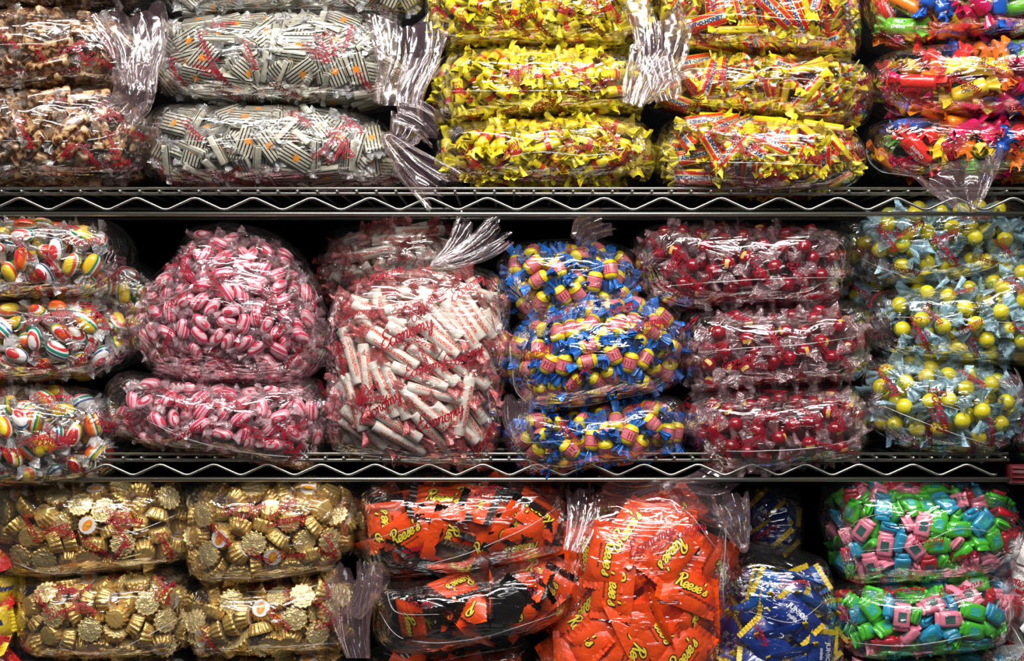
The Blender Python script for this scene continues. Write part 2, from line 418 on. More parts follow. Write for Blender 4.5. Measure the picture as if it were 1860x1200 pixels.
RV = []
for k, m in (('rainbow', 'rb0'), ('blue', 'rb1'), ('yellow', 'rb2')):
    mb = MB(); loft(mb, ellip(.0125, .0088, .0075, 9, 2.4), 16, 2.0)
    fan(mb, .0105, .012, .003, .0105, .003, 3, 1, 4, 1, .002, 4, 11); fan(mb, .0105, .012, .003, .0105, .003, 3, 1, 9, -1, -.002, 4, 11)
    RV.append((k, {'rainbow': 2.5, 'blue': 2, 'yellow': 3}[k], mb.mesh('rainbow_mint', [m, 'cello']), []))
KIND['rainbow_mint'] = dict(tip=0.0205, T=tmpl([(-.008,0,0),(.008,0,0)]), r=.0098, vol=.033*.02*.018, fill=.64, var=RV)
mb = MB(); loft(mb, ellip(.0115, .0072, .0064, 9, 2.6), 16, 2.2)
fan(mb, .0095, .0105, .003, .0092, .0028, 3, 1, 4, 1, .002, 4, 11); fan(mb, .0095, .0105, .003, .0092, .0028, 3, 1, 9, -1, -.002, 4, 11)
KIND['striped_peppermint'] = dict(tip=0.0185, T=tmpl([(-.007,0,0),(.007,0,0)]), r=.0084, vol=.029*.017*.016, fill=.64, var=[('', 1, mb.mesh('striped_peppermint', ['pep', 'cello_pink']), [])])

mb = MB(); loft(mb, rbox(.0305, .0062, .0062, .0012), 18, 2.0)
KIND['candy_roll'] = dict(tr=.009, tip=0.04, T=tmpl([(-.027,0,0),(-.0135,0,0),(0,0,0),(.0135,0,0),(.027,0,0)]), r=.0068, vol=.068*.0135*.0135, fill=.70,
    var=[('', 1, mb.mesh('candy_roll', ['roll']), two_twists(.030, .015, .005, .012, .003, 2.5, 'cello_red', 31))])

def gumbody():
    mb = MB()
    rings = [(-.0115,.0035,.0035),(-.0105,.006,.006),(-.008,.0078,.0075),(-.0063,.0083,.0078),(-.0061,.0084,.0079),(-.0051,.0084,.008),(0,.0085,.0081),(.0051,.0084,.008),(.0061,.0084,.0079),(.0063,.0083,.0078),(.008,.0078,.0075),(.0105,.006,.006),(.0115,.0035,.0035)]
    loft(mb, rings, 16, 2.3, mfun=lambda x: 0 if abs(x) > .0062 else (2 if abs(x) > .0052 else 1))
    for fl in (False, True):
        for q in range(3): mb.add(*[(lambda v, f: (v, f))([( -.0035, -.0035+q*.0032, .0082),(.0035, -.0035+q*.0032, .0082),(.0035,-.0027+q*.0032,.0082),(-.0035,-.0027+q*.0032,.0082)] if not fl else [(-.0035,-.0035+q*.0032,-.0082),(.0035,-.0035+q*.0032,-.0082),(.0035,-.0027+q*.0032,-.0082),(-.0035,-.0027+q*.0032,-.0082)], [(0,1,2,3)])][0], 2)
    return mb.mesh('bubble_gum', ['gumyellow', 'gumpink', 'gumred'])
KIND['bubble_gum'] = dict(tip=0.0205, T=tmpl([(-.0075,0,0),(.0075,0,0)]), r=.0092, vol=.031*.0185*.0175, fill=.66,
    var=[('', 1, gumbody(), two_twists(.0105, .0125, .005, .0125, .0036, 2.6, 'gumblue', 41))])

def ballbody(name, mats, seed, rad=.0105, cuff=.0135, L=.0135):
    mb = MB(); sphere(mb, (0, 0, 0), rad, 0)
    n, k = 12, 4; V = []
    for i in range(3):                      # printed wrapper patch hugging the ball
        for j in range(5):
            a = -.55+1.1*j/4; b = -.25+.5*i/2
            V.append(((rad+.0003)*math.sin(a)*math.cos(b), (rad+.0003)*math.sin(b), (rad+.0003)*math.cos(a)*math.cos(b)))
    mb.add(V, gridfaces(3, 5), 2)
    fan(mb, .009, L, .004, cuff, .0035, 3, 1, seed, 1, .003, 4, 13); fan(mb, .009, L, .004, cuff, .0035, 3, 1, seed+3, -1, -.003, 4, 13)
    return mb.mesh(name, mats)
KIND['red_ball_candy'] = dict(tr=.009, tip=0.0205, T=tmpl([(-.006,0,0),(.006,0,0)]), r=.0112, vol=.032*.022*.022, fill=.70, var=[('', 1, ballbody('red_ball_candy', ['ball_red', 'cello_wine', 'ball_label'], 3, .0095, .0155, .015), [])])
KIND['lemon_ball_candy'] = dict(tr=.011, tip=.024, T=tmpl([(-.006,0,0),(.006,0,0)]), r=.0128, vol=.035*.026*.025, fill=.70, var=[('', 1, ballbody('lemon_ball_candy', ['ball_yellow', 'cello_blue', 'ball_print'], 5, .0105, .019, .0175), [])])

def cup():
    n = 60; mb = MB(); a = np.linspace(0, 2*math.pi, n, endpoint=False)
    V = []
    for (z, r, pl) in ((-.0075, .0002, 0), (-.0075, .0095, 0), (-.0072, .0108, .02), (-.003, .0122, .08), (.0025, .0138, .09), (.0065, .0152, .1), (.0068, .0142, .03), (.006, .0125, .01), (.0064, .0115, 0), (.0072, .006, 0), (.0068, .0002, 0)):
        w = r*(1+pl*np.sign(np.sin(a*15))*np.abs(np.sin(a*15))**.5)
        V.append(np.stack([w*np.cos(a), w*np.sin(a), np.full(n, z)], 1))
    mb.add(np.concatenate(V), gridfaces(11, n, True), 0)
    base = 0
    for i in range(10):
        for j in range(n):
            if i >= 6: mb.mi[i*n+j] = 1
    return mb.mesh('foil_cup', ['gold', 'goldtop'])
def cupdisc():
    mb = MB(); n = 24; a = np.linspace(0, 2*math.pi, n, endpoint=False)
    def disc(r, z, m, y=1): mb.add(np.concatenate([[[0, 0, z]], np.stack([r*np.cos(a), y*r*np.sin(a), np.full(n, z)], 1)]), [(0, i+1, (i+1) % n+1) for i in range(n)], m)
    disc(.0104, -.0078, 0); disc(.0078, -.0080, 1, .62)
    add_text(mb, (REES[0]*np.array([1, -1, 1]), REES[1]), 2, .0016, -.0082)
    return mb.mesh('paper_disc', ['pwhite', 'orange_ink', 'yellow_ink'])
KIND['peanut_butter_cup'] = dict(T=tmpl([(0.005,0.004,0),(-.005,0.004,0),(0,-.0055,0)]), r=.0098, vol=.028*.028*.0175, fill=.60,
    var=[('', 1, cup(), []), ('discs', 1.3, cup(), [('paper_disc', cupdisc())])])

def pillow(hx, hy, hz, nx=13, ny=9, seed=1, crease=.0008):
    rr = random.Random(seed); V = []; 
    for sgn in (1, -1):
        for i in range(nx):
            for j in range(ny):
                u, v = -1+2*i/(nx-1), -1+2*j/(ny-1)
                h = hz*(1-abs(u)**3.2)**.6*(1-abs(v)**3.2)**.6
                h += crease*(rr.random()-.5)*2 if 0 < i < nx-1 and 0 < j < ny-1 else 0
                V.append((u*hx, v*hy, sgn*h))
    return V, gridfaces(nx, ny)+[tuple(reversed(q)) for q in gridfaces(nx, ny, off=nx*ny)]
def crimp(hx, L, hy, mat, sgn):
    mb = MB(); n = 22; V = []
    for i in range(3):
        for j in range(n+1):
            v = -1+2*j/n; x = hx-.0006+L*i/2+(.0012*(j % 2) if i == 2 else 0)
            V.append((sgn*x, v*hy, .0009*math.sin(j*2.2)+ .0004*i))
    top = np.array(V); bot = top.copy(); bot[:, 2] -= .0004
    mb.add(top, gridfaces(3, n+1)); mb.add(bot, gridfaces(3, n+1)); return mb.mesh('crimped_end', [mat])
def packet(name, hx, hy, hz, mats, logo, endmat, endL=.009, backm=None, seed=1):
    mb = MB(); V, f = pillow(hx, hy, hz, seed=seed); h = len(f)//2
    mb.add(V, f, 0)
    if backm is not None:
        for i in range(h, 2*h): mb.mi[i] = backm
    hs = lambda x, y: hz*(1-np.clip(np.abs(x/hx), 0, .99)**3.2)**.6*(1-np.clip(np.abs(y/hy), 0, .99)**3.2)**.6
    for (gg, m, size, pos, dz, ang, fl) in logo:
        add_text(mb, gg, m, size, 0, ang, pos, fl, lambda x, y, dz=dz: hs(x, y)+dz)
    return mb.mesh(name, mats), [('crimped_end', crimp(hx, endL, hy*.98, endmat, s)) for s in (1, -1)]
tiny = text_geo('MILK CHOCOLATE', .0032, .0001)
lg = [(REES_B, 1, .0075, (0, .002), .0009, 0, False), (REES, 2, .0075, (0, .002), .0013, 0, False), (tiny, 1, 1, (0, -.0085), .0009, 0, False)]
b, p = packet('peanut_butter_packet', .031, .024, .0062, ['orange', 'ink', 'yellow_ink', 'black'], lg, 'orange', .007, seed=2)
b2, p2 = packet('peanut_butter_packet', .031, .024, .0062, ['orange', 'ink', 'yellow_ink', 'black'], lg, 'black', .009, 3, seed=3)
TP = tmpl([(-.02,-.013,0),(-.02,.013,0),(.02,-.013,0),(.02,.013,0),(0,0,0),(0,-.013,0),(0,.013,0)])
KIND['peanut_butter_packet'] = dict(face=0.72, tip=0.038, T=TP, r=.0072, vol=.066*.048*.0125, fill=.62, var=[('', 1, b2, p2)])
KIND['orange_packet'] = dict(face=0.9, tip=0.037, T=TP, r=.0075, vol=.066*.048*.0135, fill=.62, var=[('', 1, b, p)])
jr = text_geo('JUNIOR', .0085, .0004); mn = text_geo('minis', .0068, .0002)
b, p = packet('mint_packet', .027, .019, .0055, ['blue', 'white_ink', 'red_ink'], [(jr, 1, 1, (-.003, .006), .0006, .08, False), (mn, 1, 1, (-.003, -.0035), .0006, .08, False)], 'pyellow', .006, seed=4)
b2, p2 = packet('mint_packet', .027, .019, .0055, ['sky', 'white_ink', 'red_ink'], [(jr, 1, 1, (-.003, .006), .0006, .08, False), (mn, 2, 1, (-.003, -.0035), .0006, .08, False)], 'pyellow', .006, seed=5)
KIND['mint_packet'] = dict(face=0.9, tip=0.034, T=TP*np.array([.85, .8, 1]), r=.0068, vol=.06*.038*.0115, fill=.62, var=[('dark blue', 5, b, p), ('bright blue', 1, b2, p2)])
bf = text_geo('Butterfinger', .0085, .0005)
b, p = packet('bar_packet', .03, .018, .007, ['pyellow', 'navy_ink', 'plred'], [(bf, 1, 1, (0, .002), .0006, .1, False)], 'pyellow', .007, seed=6)
b2, p2 = packet('bar_packet', .03, .018, .007, ['plred', 'yellow_ink', 'yellow_ink'], [(text_geo('RUTH', .012, .0008), 2, 1, (0, 0), .0006, .1, False)], 'plred', .007, seed=7)
KIND['bar_packet'] = dict(face=.95, T=TP*np.array([.95, .75, 1]), r=.0075, vol=.066*.036*.014, fill=.6, var=[('yellow', 2, b, p), ('red', 1.4, b2, p2)])
wr = text_geo('TWO', .016, .0016)
b, p = packet('white_packet', .032, .02, .008, ['pwhite', 'navy_ink', 'red_ink'], [(wr, 2, 1, (0, .004), .0007, .05, False)], 'pwhite', .007, seed=8)
KIND['white_packet'] = dict(face=.95, T=TP, r=.0085, vol=.068*.04*.016, fill=.6, var=[('', 1, b, p)])

BV = []
for k, wt in (('green', 3), ('blue', 2), ('pink', 2), ('red', 1.5)):
    mb = MB(); loft(mb, rbox(.0115, .009, .0055, .0028), 18, 5)
    for s in (1, -1):
        x, y, z = .0055, .0045, .0057*s
        mb.add([(-x, -y, z), (x, -y, z), (x, y, z), (-x, y, z)], [(0, 1, 2, 3)], 1)
    for s in (1, -1):
        loft(mb, [(s*.0105, .007, .0042), (s*.013, .0082, .0018), (s*.0155, .0086, .0008)], 12, 3, 0)
    BV.append((k, wt, mb.mesh('taffy_square', ['br_'+k, 'br_win_teal' if k in ('green', 'blue') else 'br_window', 'white_ink']), []))
KIND['taffy_square'] = dict(face=0.7, T=tmpl([(-.0075,-.003,0),(.0075,-.003,0),(-.0075,.003,0),(.0075,.003,0)]), r=.0072, vol=.029*.0185*.0135, fill=.62, var=BV)

for kn, sc in (('peanut_chew', 1.22), ('honey_chew', 1.12), ('fruit_chew', 1.28), ('nougat_bar', 1.3), ('rainbow_mint', 1.2), ('striped_peppermint', 1.12), ('bubble_gum', 1.12), ('orange_packet', 1.08), ('candy_roll', 1.18), ('taffy_square', 1.1)):
    kd = KIND[kn]; kd['T'] = kd['T']*sc; kd['r'] *= sc; kd['vol'] *= sc**3; kd['tip'] = kd.get('tip', 0)*sc
    for me in {id(m): m for v in kd['var'] for m in [v[2]]+[p[1] for p in v[3]]}.values(): me.transform(Matrix.Scale(sc, 4))
# ---------------------------------------------------------------- bags
NTH = 160
class Bag:
    def __init__(s, poly, y0, D, seed, n=2.7, wr=.02):
        s.D = D; s.yc = y0+D; s.n = n; s.rng = np.random.default_rng(seed); s.wr = wr
        q = np.array([P(a, b, s.yc) for a, b in poly])
        A = 0; cx = cz = 0
        for i in range(len(q)):
            x0, z0 = q[i]; x1, z1 = q[(i+1) % len(q)]; c = x0*z1-x1*z0; A += c; cx += (x0+x1)*c; cz += (z0+z1)*c
        s.area = abs(A/2); s.cx, s.cz = cx/(3*A), cz/(3*A)
        d = (q-np.array([s.cx, s.cz]))*1.035; s.ext = np.abs(d).max(0)
        th = np.linspace(-math.pi, math.pi, NTH, endpoint=False); r = np.zeros(NTH)
        for k, t in enumerate(th):
            u = np.array([math.cos(t), math.sin(t)]); best = 0
            for i in range(len(d)):
                a, b = d[i], d[(i+1) % len(d)]; e = b-a; det = u[0]*(-e[1])+e[0]*u[1]
                if abs(det) < 1e-12: continue
                tt = (a[0]*(-e[1])+e[0]*a[1])/det; w = (u[0]*a[1]-u[1]*a[0])/det
                if tt > best and -1e-9 <= w <= 1+1e-9: best = tt
            r[k] = best
        # soften corners a little
        for _ in range(2): r = .25*np.roll(r, 1)+.5*r+.25*np.roll(r, -1)
        s.th, s.r = th, r
        g = s.rng; s.K = g.normal(size=(9, 3))*np.array([1, .8, 1.3]); s.K /= np.linalg.norm(s.K, axis=1)[:, None]
        s.F = g.uniform(18, 80, 9); s.ph = g.uniform(0, 6.28, 9)
    def rad(s, th):
        return np.interp(th, np.r_[s.th, math.pi], np.r_[s.r, s.r[0]])
    def s_of(s, p):          # p (...,3) local x, y(depth), z
        th = np.arctan2(p[..., 2], p[..., 0]); rho = np.hypot(p[..., 0], p[..., 2])/s.rad(th)
        return (rho**s.n+np.abs(p[..., 1]/s.D)**s.n)**(1/s.n)
    def w(s, p):             # wrinkle displacement (relative)
        out = 0
        for k, f, ph in zip(s.K, s.F, s.ph): out = out+(np.abs(np.sin((p@k)*f+ph))-.64)*(40/f)**.7
        return out*s.wr*.45
    def snap(s, p, off=0.0):
        ss = s.s_of(p)[..., None]; q = p/np.maximum(ss, 1e-6)
        L = np.linalg.norm(q, axis=-1, keepdims=True)
        return q*(1+s.w(q)[..., None]+off/L)
    def front(s, px, py, off=0.0):
        y = s.yc-s.D*.8
        for _ in range(4):
            x, z = P(px, py, y); lx, lz = x-s.cx, z-s.cz
            rho = min(.985, float(np.hypot(lx, lz)/s.rad(math.atan2(lz, lx)))); dy = -s.D*(1-rho**s.n)**(1/s.n); y = s.yc+dy
        k = rho/max(rho, float(np.hypot(lx, lz)/s.rad(math.atan2(lz, lx))))
        return s.snap(np.array([lx*k, dy, lz*k]), off)
    def mesh(s, nu=112, nv=34):
        th = np.linspace(-math.pi, math.pi, nu, endpoint=False); ph = np.linspace(-math.pi/2+.02, math.pi/2-.02, nv)
        ph = np.sign(ph)*(np.abs(ph)/(math.pi/2))**.9*math.pi/2
        PH, TH = np.meshgrid(ph, th, indexing='ij')
        p = np.stack([np.cos(PH)*s.rad(TH)*np.cos(TH), np.sin(PH)*s.D, np.cos(PH)*s.rad(TH)*np.sin(TH)], -1)
        p = s.snap(p, .001).reshape(-1, 3)
        f = gridfaces(nv, nu, True); m = MB(); m.add(p, f)
        a, b = s.snap(np.array([[0, -s.D, 0.]]), .001), s.snap(np.array([[0, s.D, 0.]]), .001)
        m.add(np.r_[a, b], [], 0); i0, i1 = nu*nv, nu*nv+1
        m.f += [(i0, (j+1) % nu, j) for j in range(nu)]+[(i1, (nv-1)*nu+j, (nv-1)*nu+(j+1) % nu) for j in range(nu)]; m.mi += [0]*(2*nu)
        return m

def randrot(rng, n, flat):
    q = rng.normal(size=(n, 4)); q /= np.linalg.norm(q, axis=1)[:, None]; w, x, y, z = q.T
    R = np.stack([np.stack([1-2*(y*y+z*z), 2*(x*y-z*w), 2*(x*z+y*w)], -1), np.stack([2*(x*y+z*w), 1-2*(x*x+z*z), 2*(y*z-x*w)], -1), np.stack([2*(x*z-y*w), 2*(y*z+x*w), 1-2*(x*x+y*y)], -1)], 1)
    if flat:
        ax = R[:, :, 0].copy(); ax[:, 1] *= flat; ax /= np.linalg.norm(ax, axis=1)[:, None]
        b = R[:, :, 2].copy(); b -= ax*(b*ax).sum(1)[:, None]; b /= np.linalg.norm(b, axis=1)[:, None]
        R = np.stack([ax, np.cross(b, ax), b], -1)
    return R
def pack(bag, kd, dens=1.0, flat=.5, iters=64, dirbias=None, capk=.1):
    face = kd.get('face')
    T, r = kd['T'], kd['r']; rng = bag.rng; tip = kd.get('tip', 0)
    rv = np.full(len(T), r); rc = rv*.92
    if tip: T = np.concatenate([T, [[-tip, 0, 0], [tip, 0, 0]]]); rv = np.r_[rv, .0015, .0015]; tr = kd.get('tr', .0065); rc = np.r_[rc, tr, tr]
    K = len(T); RR = rv[:, None]+rv[None]
    cap = capk*bag.D
    N = int(1.3*kd['fill']*dens*bag.area*(bag.D*.82+cap)/kd['vol']); N = max(4, min(N, 520))
    th = rng.uniform(-math.pi, math.pi, N*3); rr = np.sqrt(rng.uniform(0, .9, N*3))
    dy = rng.uniform(-bag.D, cap, N*3); p = np.stack([rr*bag.rad(th)*np.cos(th), dy, rr*bag.rad(th)*np.sin(th)], -1)
    # even out density over the area, not the radius
    wgt = bag.rad(th)**2; wgt /= wgt.sum(); idx = rng.choice(N*3, N, replace=False, p=wgt); c = p[idx]
    ss = bag.s_of(c); c *= np.minimum(1, .9/ss)[:, None]
    R = randrot(rng, N, flat)
    if dirbias is not None:
        a = math.radians(dirbias)+rng.normal(0, .45, N)
        ax = np.stack([np.cos(a), rng.normal(0, .12, N), np.sin(a)], -1); ax /= np.linalg.norm(ax, axis=1)[:, None]
        b = np.cross(ax, rng.normal(size=(N, 3))); b /= np.linalg.norm(b, axis=1)[:, None]
        R = np.stack([ax, np.cross(b, ax), b], -1)
    if face is not None:
        z = np.stack([rng.normal(0, .38, N), -np.ones(N), rng.normal(.1, .38, N)], -1)*np.where(rng.random(N) < face, 1, -1)[:, None]; z /= np.linalg.norm(z, axis=1)[:, None]
        a = rng.normal(size=(N, 3)); a -= z*(a*z).sum(1)[:, None]; a /= np.linalg.norm(a, axis=1)[:, None]
        R = np.stack([a, np.cross(z, a), z], -1)
    Rb = np.linalg.norm(T, axis=1).max()+r
    for it in range(iters):
        X = c[:, None]+np.einsum('nij,kj->nki', R, T)
        if it % 6 == 0:
            d2 = ((c[:, None]-c[None])**2).sum(-1); I, J = np.where(np.triu(d2 < (2*Rb+.003)**2, 1))
        if len(I):
            df = X[I][:, :, None]-X[J][:, None]; ds = np.sqrt((df**2).sum(-1))+1e-9
            ov = np.maximum(0, RR-ds); dv = df*(ov/ds*.45)[..., None]
            np.add.at(X, I, dv.sum(2)); np.add.at(X, J, -dv.sum(1))
        X[..., 2] -= .00012; X[..., 1] -= .0002
        X[..., 1] = np.minimum(X[..., 1], cap)
        s_ = bag.s_of(X); L = np.linalg.norm(X, axis=-1)
        lim = np.maximum(.15, 1-(rc+.0008)/np.maximum(L/np.maximum(s_, 1e-6), 1e-4))
        X *= np.where(s_ > lim, lim/s_, 1)[..., None]
        c = X.mean(1); 
        H = np.einsum('nki,kj->nij', X-c[:, None], T-T.mean(0))+R*2e-6
        c = c-np.einsum('nij,j->ni', R, T.mean(0))
        U, S_, Vt = np.linalg.svd(H); dt = np.sign(np.linalg.det(U@Vt)); U[:, :, 2] *= dt[:, None]; R = U@Vt
    return c, R

BAGS = []
def bag(name, kind, poly, y0, D, short, label, cat='bag of candy', seams=(), prints=(), tails=(), dens=1.0, n=2.7, flat=.5, dirbias=None, filmm='film', group=None, rp=5, wr=.021, psize=1.0):
    BAGS.append(dict(name=name, kind=kind, poly=poly, y0=y0, D=D, short=short, label=label, seams=seams, prints=prints, tails=tails, dens=dens, n=n, flat=flat, dirbias=dirbias, film=filmm, rp=rp, wr=wr, ps=psize))

def box_poly(x0, y0, x1, y1, c=18, sag=0, tilt=0):
    mx = (x0+x1)/2
    return [(x0, y0+c), (x0+c*.7, y0+c*.25), (x0+2*c, y0), (mx, y0+sag*.5), (x1-2*c, y0+tilt), (x1-c*.6, y0+c*.25+tilt), (x1, y0+c+tilt), (x1+3, (y0+y1)/2+tilt), (x1, y1-c+tilt), (x1-c*.7, y1-c*.2+tilt), (x1-2*c, y1+tilt), (mx, y1+sag), (x0+2*c, y1), (x0+c*.7, y1-c*.2), (x0, y1-c), (x0-3, (y0+y1)/2)]

# upper shelf
bag('candy_bag', 'nougat_bar', box_poly(-160, -120, 300, 26), .03, .09, 'the brown bag at the top edge', 'clear bag of brown nougat bars, topmost of the brown stack on the upper shelf', rp=1)
bag('candy_bag', 'nougat_bar', [(-160,60),(-120,35),(0,30),(100,26),(200,34),(262,60),(285,110),(275,150),(230,165),(120,172),(0,182),(-120,182),(-160,150)], .0, .09, 'the middle brown bag', 'clear bag of brown nougat bars, second of the brown stack, neck crumpled upright',
    seams=[[(-20,82),(60,80),(160,84)]], prints=[(12,70,-35,1),(78,105,-55,1.2),(180,110,-20,1),(20,130,10,.8)], tails=[((250,150),(235,30),60,110,-.01,.0),((262,165),(285,50),40,60,.0,.03)])
bag('candy_bag', 'nougat_bar', [(-160,190),(-100,180),(0,178),(120,168),(190,160),(250,180),(280,215),(282,290),(268,325),(200,335),(60,338),(-100,338),(-160,300)], -.005, .09, 'the bottom brown bag', 'clear bag of brown nougat bars resting on the upper shelf, bottom of the brown stack',
    seams=[[(-20,255),(60,256),(150,255),(200,245),(275,215)]], prints=[(45,240,-60,1.2),(110,180,0,.9),(165,285,-55,1.2),(240,240,-10,1.1),(15,310,20,.9)], tails=[((215,205),(245,140),70,70,-.01,-.01)])
bag('candy_bag', 'striped_taffy', box_poly(305, -90, 765, 42), .02, .09, 'the topmost striped taffy bag', 'clear bag of black-striped white taffies, topmost of its stack at the top edge', seams=[[(330,20),(500,14),(720,20)]], prints=[(520,30,-40,1),(640,15,-60,1),(350,35,20,.9),(700,25,-20,1)], rp=0)
bag('candy_bag', 'striped_taffy', [(295,60),(320,42),(420,38),(520,35),(620,30),(680,42),(720,80),(742,130),(735,175),(700,195),(600,198),(450,200),(330,185),(296,165),(285,120)], -.015, .095, 'the middle striped taffy bag', 'clear bag of black-striped white taffies, second in its stack, with loose pink neck',
    seams=[[(330,92),(420,90),(520,88),(640,84),(700,100)]], prints=[(320,130,-60,1.2),(395,130,-55,1.2),(415,170,-30,1),(520,165,-35,1.3),(405,45,15,.9),(630,70,75,1.1),(570,95,-30,1),(665,150,-50,1)],
    tails=[((720,190),(735,40),70,120,.0,.02),((745,215),(770,110),40,60,-.01,.0),((725,200),(790,240),40,50,-.02,-.01)])
bag('candy_bag', 'striped_taffy', [(280,215),(300,195),(400,198),(560,198),(640,205),(700,232),(728,270),(738,315),(725,338),(600,342),(450,344),(320,343),(288,330),(276,270)], -.015, .095, 'the bottom striped taffy bag', 'clear bag of black-striped white taffies lying on the upper shelf, neck falling right',
    seams=[[(285,255),(400,256),(520,250),(680,262)]], prints=[(350,235,-40,1),(300,320,-50,1.1),(410,318,-25,1.1),(545,215,-30,1),(620,262,-40,1.2),(640,225,-30,1),(700,330,5,1),(480,330,0,1)],
    tails=[((702,250),(800,335),18,75,-.02,-.015),((712,262),(740,230),20,60,-.02,0)])
bag('candy_bag', 'peanut_chew', [(780,-50),(840,-70),(1100,-70),(1170,-50),(1178,20),(1165,75),(1140,98),(1020,100),(900,96),(810,100),(785,80)], .01, .09, 'the topmost yellow peanut chew bag', 'clear bag of yellow peanut chews, topmost of its stack, under the frame top',
    seams=[[(800,62),(880,68),(960,76),(1045,80)]], prints=[(850,40,-45,1.1),(940,45,-45,1.2),(1020,10,-30,1.1),(1110,15,-50,1.2),(800,15,-40,1)], tails=[((1165,185),(1195,20),30,100,-.01,.03),((1190,165),(1230,110),20,70,-.02,.0)])
bag('candy_bag', 'peanut_chew', [(785,160),(800,115),(850,100),(960,96),(1080,100),(1140,108),(1165,140),(1172,190),(1160,212),(1060,218),(960,222),(860,228),(805,240),(785,210)], .0, .09, 'the middle yellow peanut chew bag', 'clear bag of yellow peanut chews, second in its stack, with gathered film on its right',
    seams=[[(800,165),(900,165),(1040,164),(1160,164)]], prints=[(940,140,-55,1.2),(1050,130,-40,1.1),(1010,190,-60,1.2),(920,200,30,1),(840,165,-40,1),(1150,150,60,1)], tails=[((1150,190),(1180,90),30,70,-.02,.0)])
bag('candy_bag', 'peanut_chew', [(788,270),(800,238),(860,228),(960,222),(1080,218),(1150,222),(1180,240),(1190,290),(1175,330),(1080,340),(960,342),(860,342),(812,335),(795,305)], -.01, .09, 'the bottom yellow peanut chew bag', 'clear bag of yellow peanut chews lying on the upper shelf, bottom of its stack',
    seams=[[(900,290),(980,276),(1060,282),(1130,275),(1170,268)]], prints=[(860,295,-40,1.2),(870,325,0,1.2),(1020,240,-40,1.1),(1125,290,50,1.2),(960,320,-10,1),(1110,240,-50,1)])
bag('candy_bag', 'honey_chew', [(1192,-40),(1240,-60),(1500,-60),(1545,-30),(1553,30),(1548,95),(1530,112),(1420,110),(1330,105),(1230,95),(1200,60)], .005, .09, 'the topmost honey chew bag', 'clear bag of red and yellow honey chews, topmost of its stack',
    seams=[[(1245,30),(1340,26),(1460,36),(1530,34)]], prints=[(1500,30,-80,1.3),(1530,60,-80,1.1),(1270,60,-60,1)])
bag('candy_bag', 'honey_chew', [(1170,150),(1200,118),(1300,108),(1440,112),(1540,118),(1572,135),(1575,185),(1560,230),(1500,240),(1380,225),(1280,215),(1200,205),(1175,185)], .0, .09, 'the middle honey chew bag', 'clear bag of red and yellow honey chews, second in its stack, film bunched at left',
    seams=[[(1240,140),(1320,148),(1440,142),(1560,160)]], prints=[(1260,160,-50,1),(1390,150,-45,1.1),(1550,210,60,1.1)], tails=[((1215,180),(1195,110),40,60,-.02,-.01)])
bag('candy_bag', 'honey_chew', [(1192,270),(1205,228),(1260,215),(1360,220),(1450,228),(1540,240),(1562,275),(1560,320),(1530,345),(1460,362),(1380,362),(1290,350),(1215,342),(1195,310)], -.035, .095, 'the bottom honey chew bag', 'clear bag of red and yellow honey chews overhanging the upper shelf edge',
    seams=[[(1200,290),(1300,294),(1400,296),(1490,300)]], prints=[(1290,240,20,1.2),(1370,265,45,1),(1500,280,20,1.1),(1545,260,-70,1),(1300,310,60,1.1),(1420,320,-20,1)])
bag('candy_bag', 'fruit_chew', [(1562,-40),(1600,-60),(1900,-60),(1990,-40),(1990,60),(1960,85),(1800,80),(1700,88),(1640,98),(1585,80),(1566,40)], .01, .095, 'the topmost fruit chew bag', 'clear bag of multicoloured fruit chews, topmost of its stack', seams=[[(1590,60),(1660,90),(1780,78),(1860,76)]], prints=[(1600,60,-40,1),(1760,10,-20,1)], rp=1)
bag('candy_bag', 'fruit_chew', [(1572,150),(1590,110),(1660,92),(1780,85),(1900,85),(1990,100),(1990,200),(1960,222),(1800,226),(1680,222),(1610,208),(1578,185)], -.005, .095, 'the middle fruit chew bag', 'clear bag of multicoloured fruit chews, second in its stack', seams=[[(1610,130),(1700,122),(1860,128)], [(1590,200),(1680,224),(1850,222)]], prints=[(1690,120,-20,1.1),(1830,110,10,1),(1850,190,60,.9)])
bag('candy_bag', 'fruit_chew', [(1570,270),(1580,225),(1640,222),(1780,228),(1900,228),(1990,240),(1990,310),(1960,328),(1800,328),(1680,328),(1610,322),(1578,300)], -.01, .095, 'the bottom fruit chew bag', 'clear bag of multicoloured fruit chews on the upper shelf, film corner hanging over the rail', seams=[[(1575,270),(1600,310),(1700,326)]], prints=[(1640,300,-30,1),(1800,240,10,1)],
    tails=[((1768,386),(1738,300),3,150,-.045,-.04)])
# middle shelf
bag('candy_bag', 'rainbow_mint', [(-150,400),(0,394),(120,398),(200,404),(232,430),(238,470),(222,515),(180,540),(90,545),(0,548),(-150,545)], -.02, .09, 'the top rainbow mint bag', 'clear bag of rainbow striped mints, top of its stack under the rail', seams=[[(10,432),(80,430),(130,440)]], prints=[(85,530,5,1.3),(195,505,15,1.1),(120,410,0,1)])
bag('candy_bag', 'rainbow_mint', [(190,480),(240,470),(290,500),(300,560),(285,640),(240,660),(190,620)], .09, .06, 'the rear rainbow mint bag', 'clear bag of rainbow mints tucked in the dark behind the rainbow stack', rp=1)
bag('candy_bag', 'rainbow_mint', [(-150,560),(0,550),(100,545),(190,540),(228,560),(245,610),(240,650),(190,682),(90,690),(0,694),(-150,690)], -.025, .09, 'the middle rainbow mint bag', 'clear bag of rainbow striped mints, second in its stack', seams=[[(0,560),(80,575),(200,580)]], prints=[(82,575,20,1.4),(170,565,-20,1.1),(150,680,10,1)])
